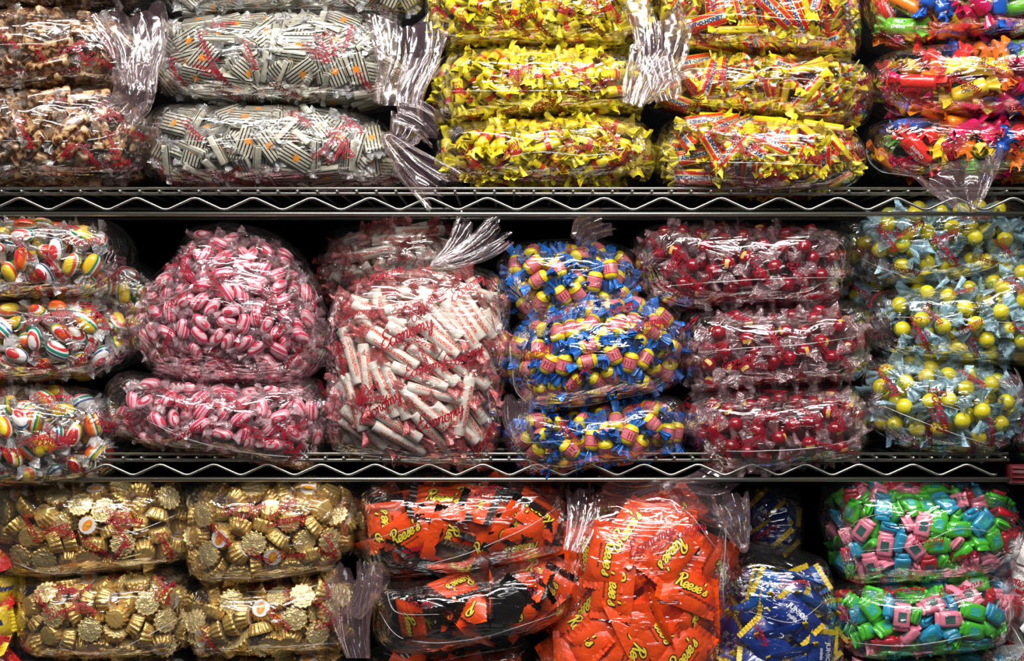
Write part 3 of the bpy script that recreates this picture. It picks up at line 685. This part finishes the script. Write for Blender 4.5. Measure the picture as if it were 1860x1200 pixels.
bag('candy_bag', 'rainbow_mint', [(-150,715),(0,700),(100,698),(170,708),(210,740),(225,790),(215,840),(180,870),(90,878),(0,878),(-150,875)], -.04, .095, 'the bottom rainbow mint bag', 'clear bag of rainbow striped mints hanging over the middle shelf edge', seams=[[(30,742),(100,735),(150,760)]], prints=[(92,800,8,1.5),(190,768,10,1.4),(90,722,18,1.4),(195,840,50,1),(10,815,-10,1.1)])
bag('candy_bag', 'striped_peppermint', [(325,470),(350,420),(420,408),(500,430),(550,470),(580,540),(605,610),(600,650),(560,690),(480,702),(380,700),(290,680),(250,640),(243,590),(270,520)], -.02, .10, 'the plump upper peppermint bag', 'plump clear bag of pink and white striped peppermints, on top of the flatter one', n=2.4,
    seams=[[(270,560),(330,545),(420,552),(440,600)], [(300,690),(420,700),(560,690)]], prints=[(400,455,-40,1.1),(390,510,-55,1.2),(305,620,70,1.1),(480,560,60,1.2),(530,650,50,1),(320,545,30,1),(340,470,60,1),(570,540,-70,1),(420,690,0,1),(500,610,60,1)])
bag('candy_bag', 'striped_peppermint', [(205,700),(235,672),(330,690),(480,700),(570,685),(598,720),(600,790),(585,835),(565,852),(480,835),(390,820),(290,810),(230,790),(208,750)], -.03, .095, 'the flat lower peppermint bag', 'clear bag of pink striped peppermints, sloping over the middle shelf edge',
    seams=[[(270,765),(350,800),(450,822),(560,830)]], prints=[(312,715,-20,1.1),(420,725,-40,1.2),(515,790,-60,1.4),(530,830,50,1.2),(240,770,-60,1.1),(450,775,-20,1),(590,700,-50,1)])
bag('candy_bag', 'candy_roll', [(575,470),(610,420),(700,405),(800,402),(850,430),(850,560),(700,580),(600,560),(575,520)], .12, .08, 'the rear roll bag', 'clear bag of candy rolls standing in shade behind the upright roll bag', seams=[[(590,520),(620,480)]], rp=3)
bag('candy_bag', 'candy_roll', [(604,560),(622,520),(680,490),(760,478),(830,478),(890,500),(922,545),(920,620),(912,720),(900,800),(885,846),(800,842),(700,832),(610,820),(599,760),(600,650)], -.035, .085, 'the upright roll bag', 'large upright clear bag of white and red candy rolls, gathered at its top', n=3.0, dirbias=-35, dens=.92,
    seams=[[(608,600),(680,560),(760,575),(800,640)], [(604,815),(720,832),(880,845)]], prints=[(737,608,25,2.0),(690,740,35,1.7),(800,760,20,1.8),(840,650,25,1.6),(850,520,45,1.5),(700,500,30,1.3),(770,560,50,1.3),(650,570,10,1.2),(655,725,70,1.1),(880,800,50,1.4),(730,840,0,1),(620,650,-80,1.2),(770,670,20,1.5)], rp=4,
    tails=[((785,482),(905,418),10,62,-.0,.02),((785,482),(850,410),8,50,.0,.03)])
bag('candy_bag', 'bubble_gum', [(905,480),(930,448),(1000,438),(1080,435),(1140,455),(1160,510),(1150,560),(1080,580),(1000,600),(940,580),(912,530)], .01, .09, 'the top bubble gum bag', 'clear bag of blue and yellow bubble gum, top of its stack and set back', seams=[[(1040,500),(1110,480),(1150,490)]], rp=1, tails=[((1050,440),(1095,400),30,60,.03,.06)])
bag('candy_bag', 'bubble_gum', [(920,650),(930,600),(980,565),(1060,540),(1130,535),(1190,550),(1225,575),(1240,620),(1232,690),(1190,712),(1100,730),(1010,750),(950,738),(925,700)], -.035, .10, 'the plump middle bubble gum bag', 'plump clear bag of blue and yellow bubble gum, middle of its stack', n=2.4,
    seams=[[(930,620),(935,700),(960,730)], [(960,742),(1080,732),(1200,705)]], prints=[(1170,590,25,1.4),(1130,560,40,1.2),(975,640,20,1.3),(1010,575,40,1.1),(1190,585,15,1.1)], rp=1)
bag('candy_bag', 'bubble_gum', [(915,760),(930,735),(1000,755),(1100,735),(1190,715),(1230,722),(1243,770),(1235,815),(1150,835),(1040,848),(960,858),(930,830),(915,800)], -.03, .09, 'the bottom bubble gum bag', 'clear bag of blue and yellow bubble gum on the middle shelf, bottom of its stack', seams=[[(935,712),(960,755),(950,800),(1020,800)],[(960,755),(1100,768),(1200,735)]], prints=[(1030,780,-50,1.1),(1160,735,10,1)], rp=1,
    tails=[((955,800),(940,720),30,50,-.04,-.035)])
bag('candy_bag', 'red_ball_candy', [(1150,440),(1180,412),(1300,406),(1420,408),(1515,412),(1536,440),(1535,500),(1520,545),(1460,560),(1350,558),(1240,566),(1180,550),(1158,500)], .005, .09, 'the top red ball bag', 'clear bag of dark red balls, top of its stack and most shaded', seams=[[(1200,520),(1300,512),(1420,505),(1535,503)]], prints=[(1380,490,-50,1.2),(1510,530,-30,1.2),(1330,540,10,1.1),(1190,440,-60,1),(1250,500,-40,1)])
bag('candy_bag', 'red_ball_candy', [(1236,600),(1250,570),(1340,560),(1450,560),(1520,550),(1550,548),(1568,600),(1566,660),(1550,690),(1450,698),(1340,706),(1250,712),(1238,660)], -.015, .09, 'the middle red ball bag', 'clear bag of red balls in pink film, middle of its stack', seams=[[(1270,640),(1350,632),(1460,625),(1560,610)]], prints=[(1340,575,-40,1.1),(1250,590,0,1),(1340,655,20,1.2),(1420,635,-50,1.2),(1535,655,-40,1.2),(1440,680,-40,1)])
bag('candy_bag', 'red_ball_candy', [(1240,730),(1260,712),(1360,705),(1460,702),(1540,698),(1562,740),(1568,800),(1550,830),(1460,840),(1370,856),(1290,856),(1255,810),(1242,770)], -.03, .095, 'the bottom red ball bag', 'clear bag of red balls over the middle shelf edge, bottom of its stack', seams=[[(1285,818),(1380,818),(1480,812),(1560,795)]], prints=[(1250,735,-50,1.1),(1400,710,-20,1.1),(1520,750,-60,1.3),(1360,800,20,1.2),(1290,840,-50,1.1),(1300,780,80,1),(1540,820,-20,1)])
bag('candy_bag', 'lemon_ball_candy', [(1505,400),(1540,392),(1590,410),(1620,470),(1625,600),(1600,640),(1550,640),(1530,560)], .09, .07, 'the rear lemon bag', 'clear bag of yellow balls in shade behind the lemon stack', rp=2)
bag('candy_bag', 'lemon_ball_candy', [(1545,410),(1570,385),(1700,360),(1800,360),(1850,385),(1856,440),(1835,480),(1770,505),(1690,522),(1610,520),(1560,495),(1545,450)], .005, .095, 'the top lemon bag', 'clear bag of yellow balls in pale blue wraps, top of its stack under the rail', seams=[[(1560,470),(1640,500),(1700,515),(1830,475)]], prints=[(1610,430,-50,1.2),(1720,455,-50,1.4),(1770,395,0,1),(1825,450,-40,1)])
bag('candy_bag', 'lemon_ball_candy', [(1570,570),(1585,535),(1660,520),(1750,510),(1830,470),(1900,455),(1930,520),(1930,640),(1860,660),(1760,665),(1660,655),(1590,640),(1572,610)], -.015, .095, 'the middle lemon bag', 'clear bag of yellow balls in pale blue wraps, middle of its stack, rising right', seams=[[(1600,575),(1720,578),(1860,588)]], prints=[(1670,600,-60,1.2),(1580,540,40,1),(1850,520,-40,1.1),(1770,630,-60,1),(1750,528,20,.9),(1855,595,0,.9)])
bag('candy_bag', 'lemon_ball_candy', [(1558,700),(1575,655),(1640,645),(1700,655),(1780,662),(1830,680),(1856,725),(1845,770),(1820,815),(1780,830),(1700,825),(1620,808),(1575,780),(1558,740)], -.035, .10, 'the bottom lemon bag', 'clear bag of yellow balls in pale blue wraps, over the rail, bottom of its stack', n=2.4, seams=[[(1590,730),(1700,775),(1800,808)]], prints=[(1612,690,-60,1.4),(1708,745,-72,1.7),(1765,685,-45,1.2),(1802,785,-75,1.2),(1690,790,-80,1.2),(1768,815,-80,1.2)], rp=0,
    tails=[((1856,728),(1830,680),8,36,-.02,-.01)])
bag('candy_bag', 'red_ball_candy', [(1826,800),(1830,740),(1850,690),(1920,680),(1990,700),(1990,830),(1850,832),(1830,825)], .03, .07, 'the half-hidden red ball bag', 'clear bag of red balls half out of frame beside the bottom lemon bag', rp=0)
# lower level
bag('candy_bag', 'bar_packet', [(-130,960),(-60,930),(20,950),(48,1010),(50,1100),(52,1230),(0,1260),(-130,1250)], .01, .08, 'the yellow packet bag', 'clear bag of yellow and red bar packets cut by the frame edge', rp=0)
bag('candy_bag', 'peanut_butter_cup', [(2,900),(12,872),(120,866),(250,866),(345,870),(362,900),(358,985),(350,1012),(280,1026),(180,1036),(110,1044),(40,1036),(10,1000)], -.005, .095, 'the upper cup bag beside the packets', 'clear bag of gold foil cups, upper bag of the cup stack beside the yellow packets', seams=[[(166,956),(240,965),(330,930)],[(30,1020),(110,1040),(300,1015)]], prints=[(225,945,0,1.3),(100,960,20,1),(300,990,-60,1.2),(210,930,-10,1)], flat=0)
bag('candy_bag', 'peanut_butter_cup', [(345,895),(356,868),(480,864),(600,866),(640,880),(652,930),(645,995),(618,1026),(540,1044),(460,1054),(385,1054),(350,1030)], -.02, .095, 'the upper cup bag beside the orange packets', 'clear bag of gold foil cups, upper bag of the cup stack beside the orange packets', seams=[[(370,1045),(480,1050),(600,1030)],[(480,930),(560,915),(630,955)]], prints=[(520,945,10,1.4),(430,925,20,1.1),(400,970,-40,1),(600,990,-60,1.1)], flat=0)
bag('candy_bag', 'peanut_butter_cup', [(46,1075),(52,1046),(110,1036),(220,1030),(320,1024),(350,1035),(356,1110),(350,1165),(300,1180),(180,1186),(80,1182),(52,1160)], -.01, .09, 'the lower cup bag beside the packets', 'clear bag of gold foil cups, second bag of the cup stack beside the yellow packets', seams=[[(110,1176),(200,1182),(330,1120)],[(150,1085),(240,1075),(300,1080)]], prints=[(135,1070,20,1.2),(225,1040,40,1.1),(150,1100,-20,1.1),(75,1090,-50,1)], flat=0)
bag('candy_bag', 'peanut_butter_cup', [(350,1085),(358,1052),(450,1048),(540,1043),(620,1026),(640,1046),(646,1110),(635,1165),(570,1174),(470,1178),(370,1182),(352,1150)], -.01, .09, 'the lower cup bag beside the orange packets', 'clear bag of gold foil cups, second bag of the cup stack beside the orange packets', seams=[[(450,1075),(540,1070),(620,1050)],[(370,1178),(480,1175),(620,1165)]], prints=[(590,1060,-50,1.1),(380,1160,-50,1.1),(480,1060,10,1)], flat=0)
bag('candy_bag', 'peanut_butter_cup', [(30,1230),(50,1188),(180,1185),(320,1182),(345,1200),(350,1300),(300,1330),(100,1330),(40,1300)], -.01, .09, 'the cut-off cup bag beside the packets', 'clear bag of gold foil cups cut by the frame bottom, beside the yellow packets', rp=2, flat=0)
bag('candy_bag', 'peanut_butter_cup', [(350,1230),(362,1185),(480,1176),(600,1172),(640,1190),(650,1300),(600,1330),(400,1330),(355,1300)], -.01, .09, 'the cut-off cup bag beside the orange packets', 'clear bag of gold foil cups cut by the frame bottom, beside the orange packets', rp=2, flat=0)
bag('candy_bag', 'peanut_butter_packet', [(648,970),(652,890),(672,866),(800,860),(950,860),(1030,868),(1050,920),(1044,990),(980,1012),(860,1034),(760,1046),(680,1046),(655,1015)], -.005, .10, 'the top orange and black bag', 'clear bag of orange and black packets, top of its stack under the rail', seams=[[(750,1030),(860,1000),(950,960),(1010,920)],[(660,985),(740,960),(800,940)]], prints=[(880,890,30,1.3),(740,1000,20,1.2)], rp=0, flat=0,
    tails=[((1040,1000),(1060,890),30,60,-.01,.03)])
bag('candy_bag', 'peanut_butter_packet', [(680,1100),(680,1052),(760,1044),(850,1032),(950,1012),(1025,1006),(1046,1035),(1040,1095),(990,1135),(880,1156),(790,1178),(705,1170),(685,1145)], -.03, .09, 'the middle orange and black bag', 'clear bag of orange and black packets, middle of its stack, film shining', seams=[[(688,1110),(740,1160),(860,1160),(1020,1110)],[(700,1060),(720,1110),(800,1115)]], prints=[(975,1050,85,1.3),(760,1095,0,1)], rp=0, flat=0,
    tails=[((650,1195),(655,1040),40,90,-.02,.0),((640,1120),(670,1030),30,40,-.02,-.01)])
bag('candy_bag', 'peanut_butter_packet', [(668,1230),(680,1178),(780,1180),(880,1160),(955,1150),(965,1200),(960,1310),(900,1330),(720,1330),(675,1290)], -.005, .09, 'the bottom orange and black bag', 'clear bag of orange and black packets cut by the frame bottom', seams=[[(700,1185),(800,1195),(950,1170)]], rp=0, flat=0)
bag('candy_bag', 'orange_packet', [(1030,960),(1060,910),(1120,880),(1200,870),(1270,885),(1318,930),(1322,1020),(1312,1120),(1305,1300),(1250,1340),(1050,1340),(985,1300),(975,1190),(1010,1100),(1035,1030)], -.03, .10, 'the upright orange packet bag', 'big upright clear bag of bright orange packets, gathered at its top', n=2.8, seams=[[(1190,950),(1240,930),(1300,1000)],[(1318,940),(1310,1100)]], prints=[(1180,985,30,1.7),(1250,965,20,1.4)], rp=0, flat=0, dens=1.05,
    tails=[((1210,885),(1330,885),20,110,-.02,.02),((1200,885),(1090,880),20,60,-.01,.03)])
bag('candy_bag', 'mint_packet', [(1335,930),(1350,900),(1400,885),(1445,890),(1458,940),(1450,1000),(1380,1010),(1340,990)], .10, .06, 'the rear dark blue bag', 'clear bag of dark blue packets standing in shade on the lower shelf', rp=1, flat=0)
bag('candy_bag', 'mint_packet', [(1300,1090),(1315,1030),(1350,995),(1420,995),(1490,1015),(1510,1070),(1522,1150),(1525,1300),(1480,1340),(1310,1340),(1285,1290),(1285,1200)], -.015, .09, 'the upright dark blue bag', 'upright clear bag of dark blue and yellow packets, gathered neck above', seams=[[(1330,1050),(1380,1055),(1430,1075)],[(1360,1110),(1440,1130),(1500,1090)]], prints=[(1440,1060,10,1.1)], dens=.8, rp=1, flat=0,
    tails=[((1352,995),(1325,905),14,70,-.005,.01)])
bag('candy_bag', 'taffy_square', [(1496,950),(1502,890),(1530,868),(1720,864),(1812,878),(1842,940),(1834,995),(1790,1030),(1720,1050),(1640,1056),(1545,1054),(1512,1036)], -.005, .10, 'the top taffy square bag', 'clear bag of green, blue and pink taffy squares, top of its stack', seams=[[(1530,970),(1560,945),(1610,930)],[(1560,1000),(1660,990),(1740,960),(1820,970)]], prints=[(1750,1010,15,1.2)], rp=1, flat=0)
bag('candy_bag', 'taffy_square', [(1508,1110),(1510,1056),(1600,1050),(1700,1046),(1790,1028),(1822,1045),(1828,1105),(1812,1155),(1740,1172),(1640,1180),(1545,1182),(1514,1160)], -.02, .095, 'the middle taffy square bag', 'clear bag of green, blue and pink taffy squares, middle of its stack', seams=[[(1530,1110),(1600,1090),(1700,1088),(1810,1050)],[(1540,1165),(1650,1172),(1780,1150)]], prints=[(1640,1070,8,1.5),(1735,1065,12,1.6),(1600,1055,30,1)], rp=0, flat=0)
bag('candy_bag', 'taffy_square', [(1512,1230),(1516,1184),(1620,1176),(1720,1172),(1800,1160),(1825,1200),(1825,1320),(1760,1340),(1580,1340),(1515,1320)], -.01, .09, 'the bottom taffy square bag', 'clear bag of green, blue and pink taffy squares cut by the frame bottom', rp=1, flat=0)
bag('candy_bag', 'white_packet', [(1808,1040),(1815,990),(1840,960),(1920,940),(1990,960),(1990,1250),(1930,1290),(1850,1280),(1815,1200)], -.01, .09, 'the white packet bag', 'clear bag of white and red packets cut by the frame edge, beside the taffy squares', seams=[[(1830,1000),(1870,960)],[(1815,1100),(1850,1180)]], prints=[(1845,1055,-15,1.6),(1840,1180,50,1)], rp=1, flat=0)

DESC = {'nougat_bar': 'brown and cream nougat bar', 'striped_taffy': 'white taffy with black stripes', 'peanut_chew': 'yellow peanut chew with red band', 'honey_chew': 'red and yellow honey chew',
 'fruit_chew': '{v} twist-wrapped fruit chew', 'rainbow_mint': '{v} striped mint', 'striped_peppermint': 'pink and red striped peppermint', 'candy_roll': 'white candy roll with red print', 'bubble_gum': 'yellow bubble gum with blue twists',
 'red_ball_candy': 'red ball candy', 'lemon_ball_candy': 'yellow ball candy in blue wrap', 'peanut_butter_cup': 'gold foil cup', 'peanut_butter_packet': 'orange and black packet', 'orange_packet': 'bright orange packet',
 'mint_packet': '{v} mint packet', 'bar_packet': '{v} bar packet', 'white_packet': 'white packet with red lettering', 'taffy_square': '{v} taffy square'}
CAT = {'nougat_bar': 'nougat', 'striped_taffy': 'taffy', 'peanut_chew': 'chew', 'honey_chew': 'chew', 'fruit_chew': 'chew', 'rainbow_mint': 'mint', 'striped_peppermint': 'peppermint', 'candy_roll': 'candy roll', 'bubble_gum': 'bubble gum',
 'red_ball_candy': 'hard candy', 'lemon_ball_candy': 'hard candy', 'peanut_butter_cup': 'chocolate cup', 'peanut_butter_packet': 'candy packet', 'orange_packet': 'candy packet', 'mint_packet': 'candy packet', 'bar_packet': 'candy packet', 'white_packet': 'candy packet', 'taffy_square': 'taffy'}

def tail_mesh(bg, t, seed):
    """gathered film: a flattened, deeply pleated sleeve from a knot to an open ragged end"""
    (x0, y0), (x1, y1), w0, w1, d0, d1 = t
    rng = np.random.default_rng(seed); a = np.array([P(x0, y0, d0)[0], d0, P(x0, y0, d0)[1]]); b = np.array([P(x1, y1, d1)[0], d1, P(x1, y1, d1)[1]])
    ax = b-a; L = np.linalg.norm(ax); ax /= L; side = np.cross(ax, np.array([0, 1., 0])); side /= np.linalg.norm(side); dep = np.cross(side, ax)
    nt, na = 26, 64; A = np.linspace(0, 2*math.pi, na, endpoint=False); V = []
    ph = rng.uniform(0, 6.3, 8)
    for i in range(nt):
        t_ = i/(nt-1); w = (w0+(w1-w0)*t_**.8)/PXM/2
        pl = .30*np.abs(np.sin(A*3.5+ph[0]+1.2*t_))+.18*np.abs(np.sin(A*6.5+ph[1]-2*t_))+.12*np.sin(A*2+ph[2]+3*t_)
        r = w*(.75+pl)
        u = r*np.cos(A); v = (.24+.1*math.sin(5*t_+ph[3]))*r*np.sin(A)+.12*w*np.sin(A*7+ph[4]+2*t_)
        u = u+.08*w*math.sin(4*t_+ph[5]); l = L*t_*(1+(.10*np.sin(A*4+ph[6])+.05*np.sin(A*9))*t_)
        bow = .12*L*math.sin(math.pi*t_)*math.sin(ph[7])
        V.append(a+ax*l[:, None]+side*(u+bow)[:, None]+dep*v[:, None])
    m = MB(); m.add(np.concatenate(V), gridfaces(nt, na, True)); return m

# pack every bag, then see which sweets show
items = []   # (bag index, variant index, c, R)
for bi, b in enumerate(BAGS):
    g = Bag(b['poly'], b['y0'], b['D'], 100+bi, b['n'], b['wr']); b['g'] = g
    kd = KIND[b['kind']]; c, R = pack(g, kd, b['dens'], b['flat'], dirbias=b['dirbias'])
    c = c+np.array([g.cx, g.yc, g.cz]); wv = np.array([v[1] for v in kd['var']], float)
    vi = g.rng.choice(len(wv), len(c), p=wv/wv.sum())
    for k in range(len(c)): items.append((bi, int(vi[k]), c[k], R[k]))
SC = .5; HW, HH = int(2000*SC), int(1300*SC)
zb = np.full((HH, HW), 1e9); ib = np.full((HH, HW), -1)
yy, xx = np.mgrid[0:HH, 0:HW]
for k, (bi, vi, c, R) in enumerate(items):
    kd = KIND[BAGS[bi]['kind']]
    for q in c+kd['T']@R.T:
        dd = DCAM+q[1]; f = PXM*DCAM/dd*SC; u, v, rr = q[0]*f+(930+70)*SC, -q[2]*f+(600+50)*SC, kd['r']*f
        a0, a1, b0, b1 = int(max(0, u-rr)), int(min(HW, u+rr+1)), int(max(0, v-rr)), int(min(HH, v+rr+1))
        if a0 >= a1 or b0 >= b1: continue
        X, Yq = xx[b0:b1, a0:a1]-u, yy[b0:b1, a0:a1]-v; h = 1-(X*X+Yq*Yq)/(rr*rr); msk = h > 0
        dz = dd-kd['r']*np.sqrt(np.maximum(h, 0)); m2 = msk & (dz < zb[b0:b1, a0:a1])
        zb[b0:b1, a0:a1][m2] = dz[m2]; ib[b0:b1, a0:a1][m2] = k
inside = ib[int(42*SC):int(1258*SC), int(62*SC):int(1938*SC)]
vis = np.bincount(inside[inside >= 0].ravel(), minlength=len(items))
byk = {}
for k, it in enumerate(items): byk.setdefault(BAGS[it[0]]['kind'], []).append(k)
single = set()
for kn, ks in byk.items():
    area_ = (KIND[kn]['r']*PXM*SC)**2*3.14*len(KIND[kn]['T'])*.5
    ks = sorted([k for k in ks if vis[k] > .16*area_], key=lambda k: -vis[k]); single.update(ks[:298])

# build
for bi, b in enumerate(BAGS):
    g = b['g']; kd = KIND[b['kind']]
    root = obj('candy_bag', g.mesh().mesh('candy_bag', [b['film']]), None, (g.cx, g.yc, g.cz))
    tag(root, b['label'], 'bag of candy')
    rng = g.rng; prints = list(b['prints'])
    xs = [p[0] for p in b['poly']]; ys = [p[1] for p in b['poly']]
    for _ in range(b['rp']):
        px = rng.uniform(max(0, min(xs))*.85+.15*max(xs), min(1860, max(xs))*.85+.15*min(xs)); py = rng.uniform(min(ys)*.8+.2*max(ys), max(ys)*.85+.15*min(ys))
        prints.append((px, py, rng.uniform(-70, 60), rng.uniform(.9, 1.2)))
    for (px, py, rot, sz) in prints:
        pr = MB()
        a = g.front(px, py); e = .003
        def nrm(p):
            gr = np.array([g.s_of(p+d)-g.s_of(p-d) for d in np.eye(3)*e]); return gr/np.linalg.norm(gr)
        n_ = nrm(a); up = np.array([0, 0, 1.]); U = np.cross(up, -n_)*-1; U = np.cross(n_, up)*-1
        U = np.array([1., 0, 0])-n_*n_[0]; U /= np.linalg.norm(U); V_ = np.cross(U, n_)*-1
        if V_[2] < 0: V_ = -V_
        cr, sr = math.cos(math.radians(rot)), math.sin(math.radians(rot)); h = .0045*sz
        for (gv, gf), sc_, ox, oy in ((ECON, h, 0, 0), (CANDY, h*.62, .5*h, -1.35*h)):
            lx, ly = gv[:, 0]*sc_+ox, gv[:, 1]*sc_+oy
            x, y = lx*cr-ly*sr, lx*sr+ly*cr
            pr.add(g.snap(a+U*x[:, None]+V_*y[:, None], .0016), gf)
        obj('printed_lettering', pr.mesh('printed_lettering', ['print']), root)
    for sm in b['seams']:
        q = catmull([tuple(map(float, s)) for s in sm], 10); pts = np.array([g.front(x, y, .0014) for x, y in q])
        d = np.gradient(pts, axis=0); d /= np.linalg.norm(d, axis=1)[:, None]+1e-9
        up = np.cross(d, np.array([0, -1., 0])); up /= np.linalg.norm(up, axis=1)[:, None]+1e-9
        n8 = 6; V = []
        for i, p in enumerate(pts):
            rr = .00045*(.35+.65*math.sin(math.pi*min(1, max(0, i/(len(pts)-1)))))
            fr = np.cross(up[i], d[i])
            for j in range(n8):
                t = 2*math.pi*j/n8; V.append(p+rr*(math.cos(t)*up[i]+.5*math.sin(t)*fr))
        m = MB(); m.add(V, gridfaces(len(pts), n8, True)); obj('film_fold', m.mesh('film_fold', ['fold']), root)
    for ti, t in enumerate(b['tails']):
        m = tail_mesh(g, t, bi*7+ti); off = np.array([g.cx, g.yc, g.cz]); m.v = [v-off for v in m.v]
        obj('bag_neck', m.mesh('bag_neck', ['tail']), root)
        if t[2] <= 20 and ti == 0 and t[2] > 5:
            k = MB(); x, z = P(t[0][0], t[0][1], t[4]); rr = t[2]/PXM*.6
            for q in range(3): sphere(k, (x-g.cx+(q-1)*rr*.3, t[4]-g.yc, z-g.cz+(q-1)*rr*.25), rr*(.8 if q != 1 else 1), 0, 10, 7)
            obj('twist_tie', k.mesh('twist_tie', ['tail']), root)
cnt = 0
for bi, b in enumerate(BAGS):
    kd = KIND[b['kind']]; rest = {}
    for k, (bj, vi, c, R) in enumerate(items):
        if bj != bi: continue
        var, wt, body, parts = kd['var'][vi]
        mw = Matrix([list(R[0])+[c[0]], list(R[1])+[c[1]], list(R[2])+[c[2]], [0, 0, 0, 1]])
        if k in single:
            o = obj(b['kind'], body); o.matrix_world = mw
            d = DESC[b['kind']].format(v=var) + (' showing a paper disc' if var == 'discs' else '')
            tag(o, d+' in '+b['short'], CAT[b['kind']], (d+' in '+b['short'])); cnt += 1
            for pn, pm in parts:
                ch = obj(pn, pm, o)
        else:
            u = (c[0]*PXM*DCAM/(DCAM+c[1]))+930; v = 600-(c[2]*PXM*DCAM/(DCAM+c[1]))
            if -60 < u < 1920 and -50 < v < 1250: rest.setdefault(vi, []).append((c, R))
    mb = MB(); mats = []
    for vi, lst in rest.items():
        body = kd['var'][vi][2]; V0 = np.array([q.co[:] for q in body.vertices]); F0 = [tuple(p.vertices) for p in body.polygons]; mi = [p.material_index for p in body.polygons]
        off = len(mats); mats += [m for m in body.materials]
        for c, R in lst:
            mb.add(V0@R.T+c, F0); mb.mi[-len(F0):] = [off+i for i in mi]
    if mb.n:
        o = obj(b['kind']+'_filling', mb.mesh('filling', mats)); tag(o, 'partly hidden sweets deep inside '+b['short'], 'candy filling', None, 'stuff')

# ---------------------------------------------------------------- shelving
def tube(mb, pts, r, n=8, m=0):
    pts = np.asarray(pts, float); d = np.gradient(pts, axis=0); d /= np.linalg.norm(d, axis=1)[:, None]+1e-12
    V = []
    for i, p in enumerate(pts):
        ref = np.array([0, 1., 0]) if abs(d[i][1]) < .9 else np.array([1., 0, 0])
        a = np.cross(d[i], ref); a /= np.linalg.norm(a); b_ = np.cross(d[i], a)
        for j in range(n):
            t = 2*math.pi*j/n; V.append(p+r*(math.cos(t)*a+math.sin(t)*b_))
    mb.add(V, gridfaces(len(pts), n, True), m)
    off = mb.n-len(V); mb.f += [tuple(range(off+n-1, off-1, -1)), tuple(range(off+(len(pts)-1)*n, off+len(pts)*n))]; mb.mi += [m, m]
def wire_shelf(ztop, zmid, zbot, pitch, peak, x0, x1, label, gap, phase):
    root = bpy.data.objects.new('wire_shelf', None); COL.objects.link(root); root.location = (0, 0, zbot); tag(root, label, 'wire shelf')
    Z = lambda z: z-zbot
    m = MB(); tube(m, [(x0, .002, Z(ztop)), (0, .002, Z(ztop)), (x1, .002, Z(ztop))], .0018); obj('top_rail', m.mesh('top_rail', ['steel']), root)
    m = MB(); tube(m, [(x0, -.002, Z(zmid)), (0, -.002, Z(zmid)), (x1, -.002, Z(zmid))], .002); obj('middle_rail', m.mesh('middle_rail', ['steel']), root)
    m = MB(); tube(m, [(x0, -.003, 0), (0, -.003, 0), (x1, -.003, 0)], .0028, 10); obj('bottom_rail', m.mesh('bottom_rail', ['steel']), root)
    m = MB(); pts = []; k0 = math.ceil((x0-peak)/pitch+.1); hi, lo = Z(zmid)-.0055, .0055
    k = k0
    while peak+(k+.5)*pitch < x1:
        for (f, z) in ((-.06, hi-.0006), (0, hi), (.06, hi-.0006), (.44, lo+.0006), (.5, lo), (.56, lo+.0006)):
            pts.append((peak+(k+f)*pitch, -.003, z))
        k += 1
    tube(m, pts, .0017, 8); obj('truss_wire', m.mesh('truss_wire', ['steel']), root)
    for yb in (.2, .38):
        m = MB(); tube(m, [(x0, yb, Z(zmid)-.003), (x1, yb, Z(zmid)-.003)], .003); obj('cross_rail', m.mesh('cross_rail', ['steel']), root)
    m = MB(); tube(m, [(0, -.0055, 0), (0, .01, .0003), (0, .4, .0003)], .0016, 6); sphere(m, (0, -.0052, 0), .0023, 0, 8, 6); dm = m.mesh('deck_wire', ['steel'])
    x = x0+phase
    while x < x1:
        obj('deck_wire', dm, root, (x, 0, Z(zmid)+.0028)); x += gap
zf = lambda py: (600-py)/PXM
wire_shelf(zf(342), zf(352), zf(389), 106/PXM, (37-930)/PXM, -.72, .72, 'chrome wire shelf carrying the yellow, striped and fruit chew bags', .0238, .0085)
wire_shelf(zf(824), zf(835), zf(870), 97.5/PXM, (292-930)/PXM, -.72, (1832-930)/PXM, 'chrome wire shelf carrying the peppermint, roll and lemon bags', .0222, .006)
# ribbed clip at the end of the middle shelf
m = MB(); x, z = (1850-930)/PXM, zf(861)
loft(m, [(x-.013, .012, .010), (x-.011, .014, .012), (x+.03, .014, .012)], 14, 5)
for q in range(4): loft(m, [(x-.012, .016, .0012), (x+.03, .016, .0012)], 12, 3); m.v[-1][:, 2] += (q-1.5)*.0055
m.v = [v+np.array([0, 0, z]) for v in m.v]
tag(obj('shelf_clip', m.mesh('shelf_clip', ['darkred'])), 'dark red ribbed plastic clip at the end of the middle wire shelf', 'shelf clip')
def struct(name, x0, y0, z0, x1, y1, z1):
    m = MB(); V = [(a, b, c) for a in (x0, x1) for b in (y0, y1) for c in (z0, z1)]
    m.add(V, [(0, 1, 3, 2), (4, 6, 7, 5), (0, 4, 5, 1), (2, 3, 7, 6), (0, 2, 6, 4), (1, 5, 7, 3)]); o = obj(name, m.mesh(name, ['wall'], False)); o['kind'] = 'structure'; return o
struct('wall_back', -2.5, .41, -1.7, 2.5, .43, 2.3)
def slab(name, a, b, col):
    o = struct(name, *a, *b); o.data.materials[0] = simple(name+'_paint', col, .7)
slab('floor', (-2.5, -3.6, -1.75), (2.5, .43, -1.7), (.03, .03, .03))
slab('ceiling', (-2.5, -3.6, 2.3), (2.5, .43, 2.35), (.08, .08, .08))
slab('wall_front', (-2.5, -3.65, -1.7), (2.5, -3.6, 2.3), (.04, .04, .04))
print('SWEETS', len(items), 'single', len(single), 'objects', len(bpy.data.objects))
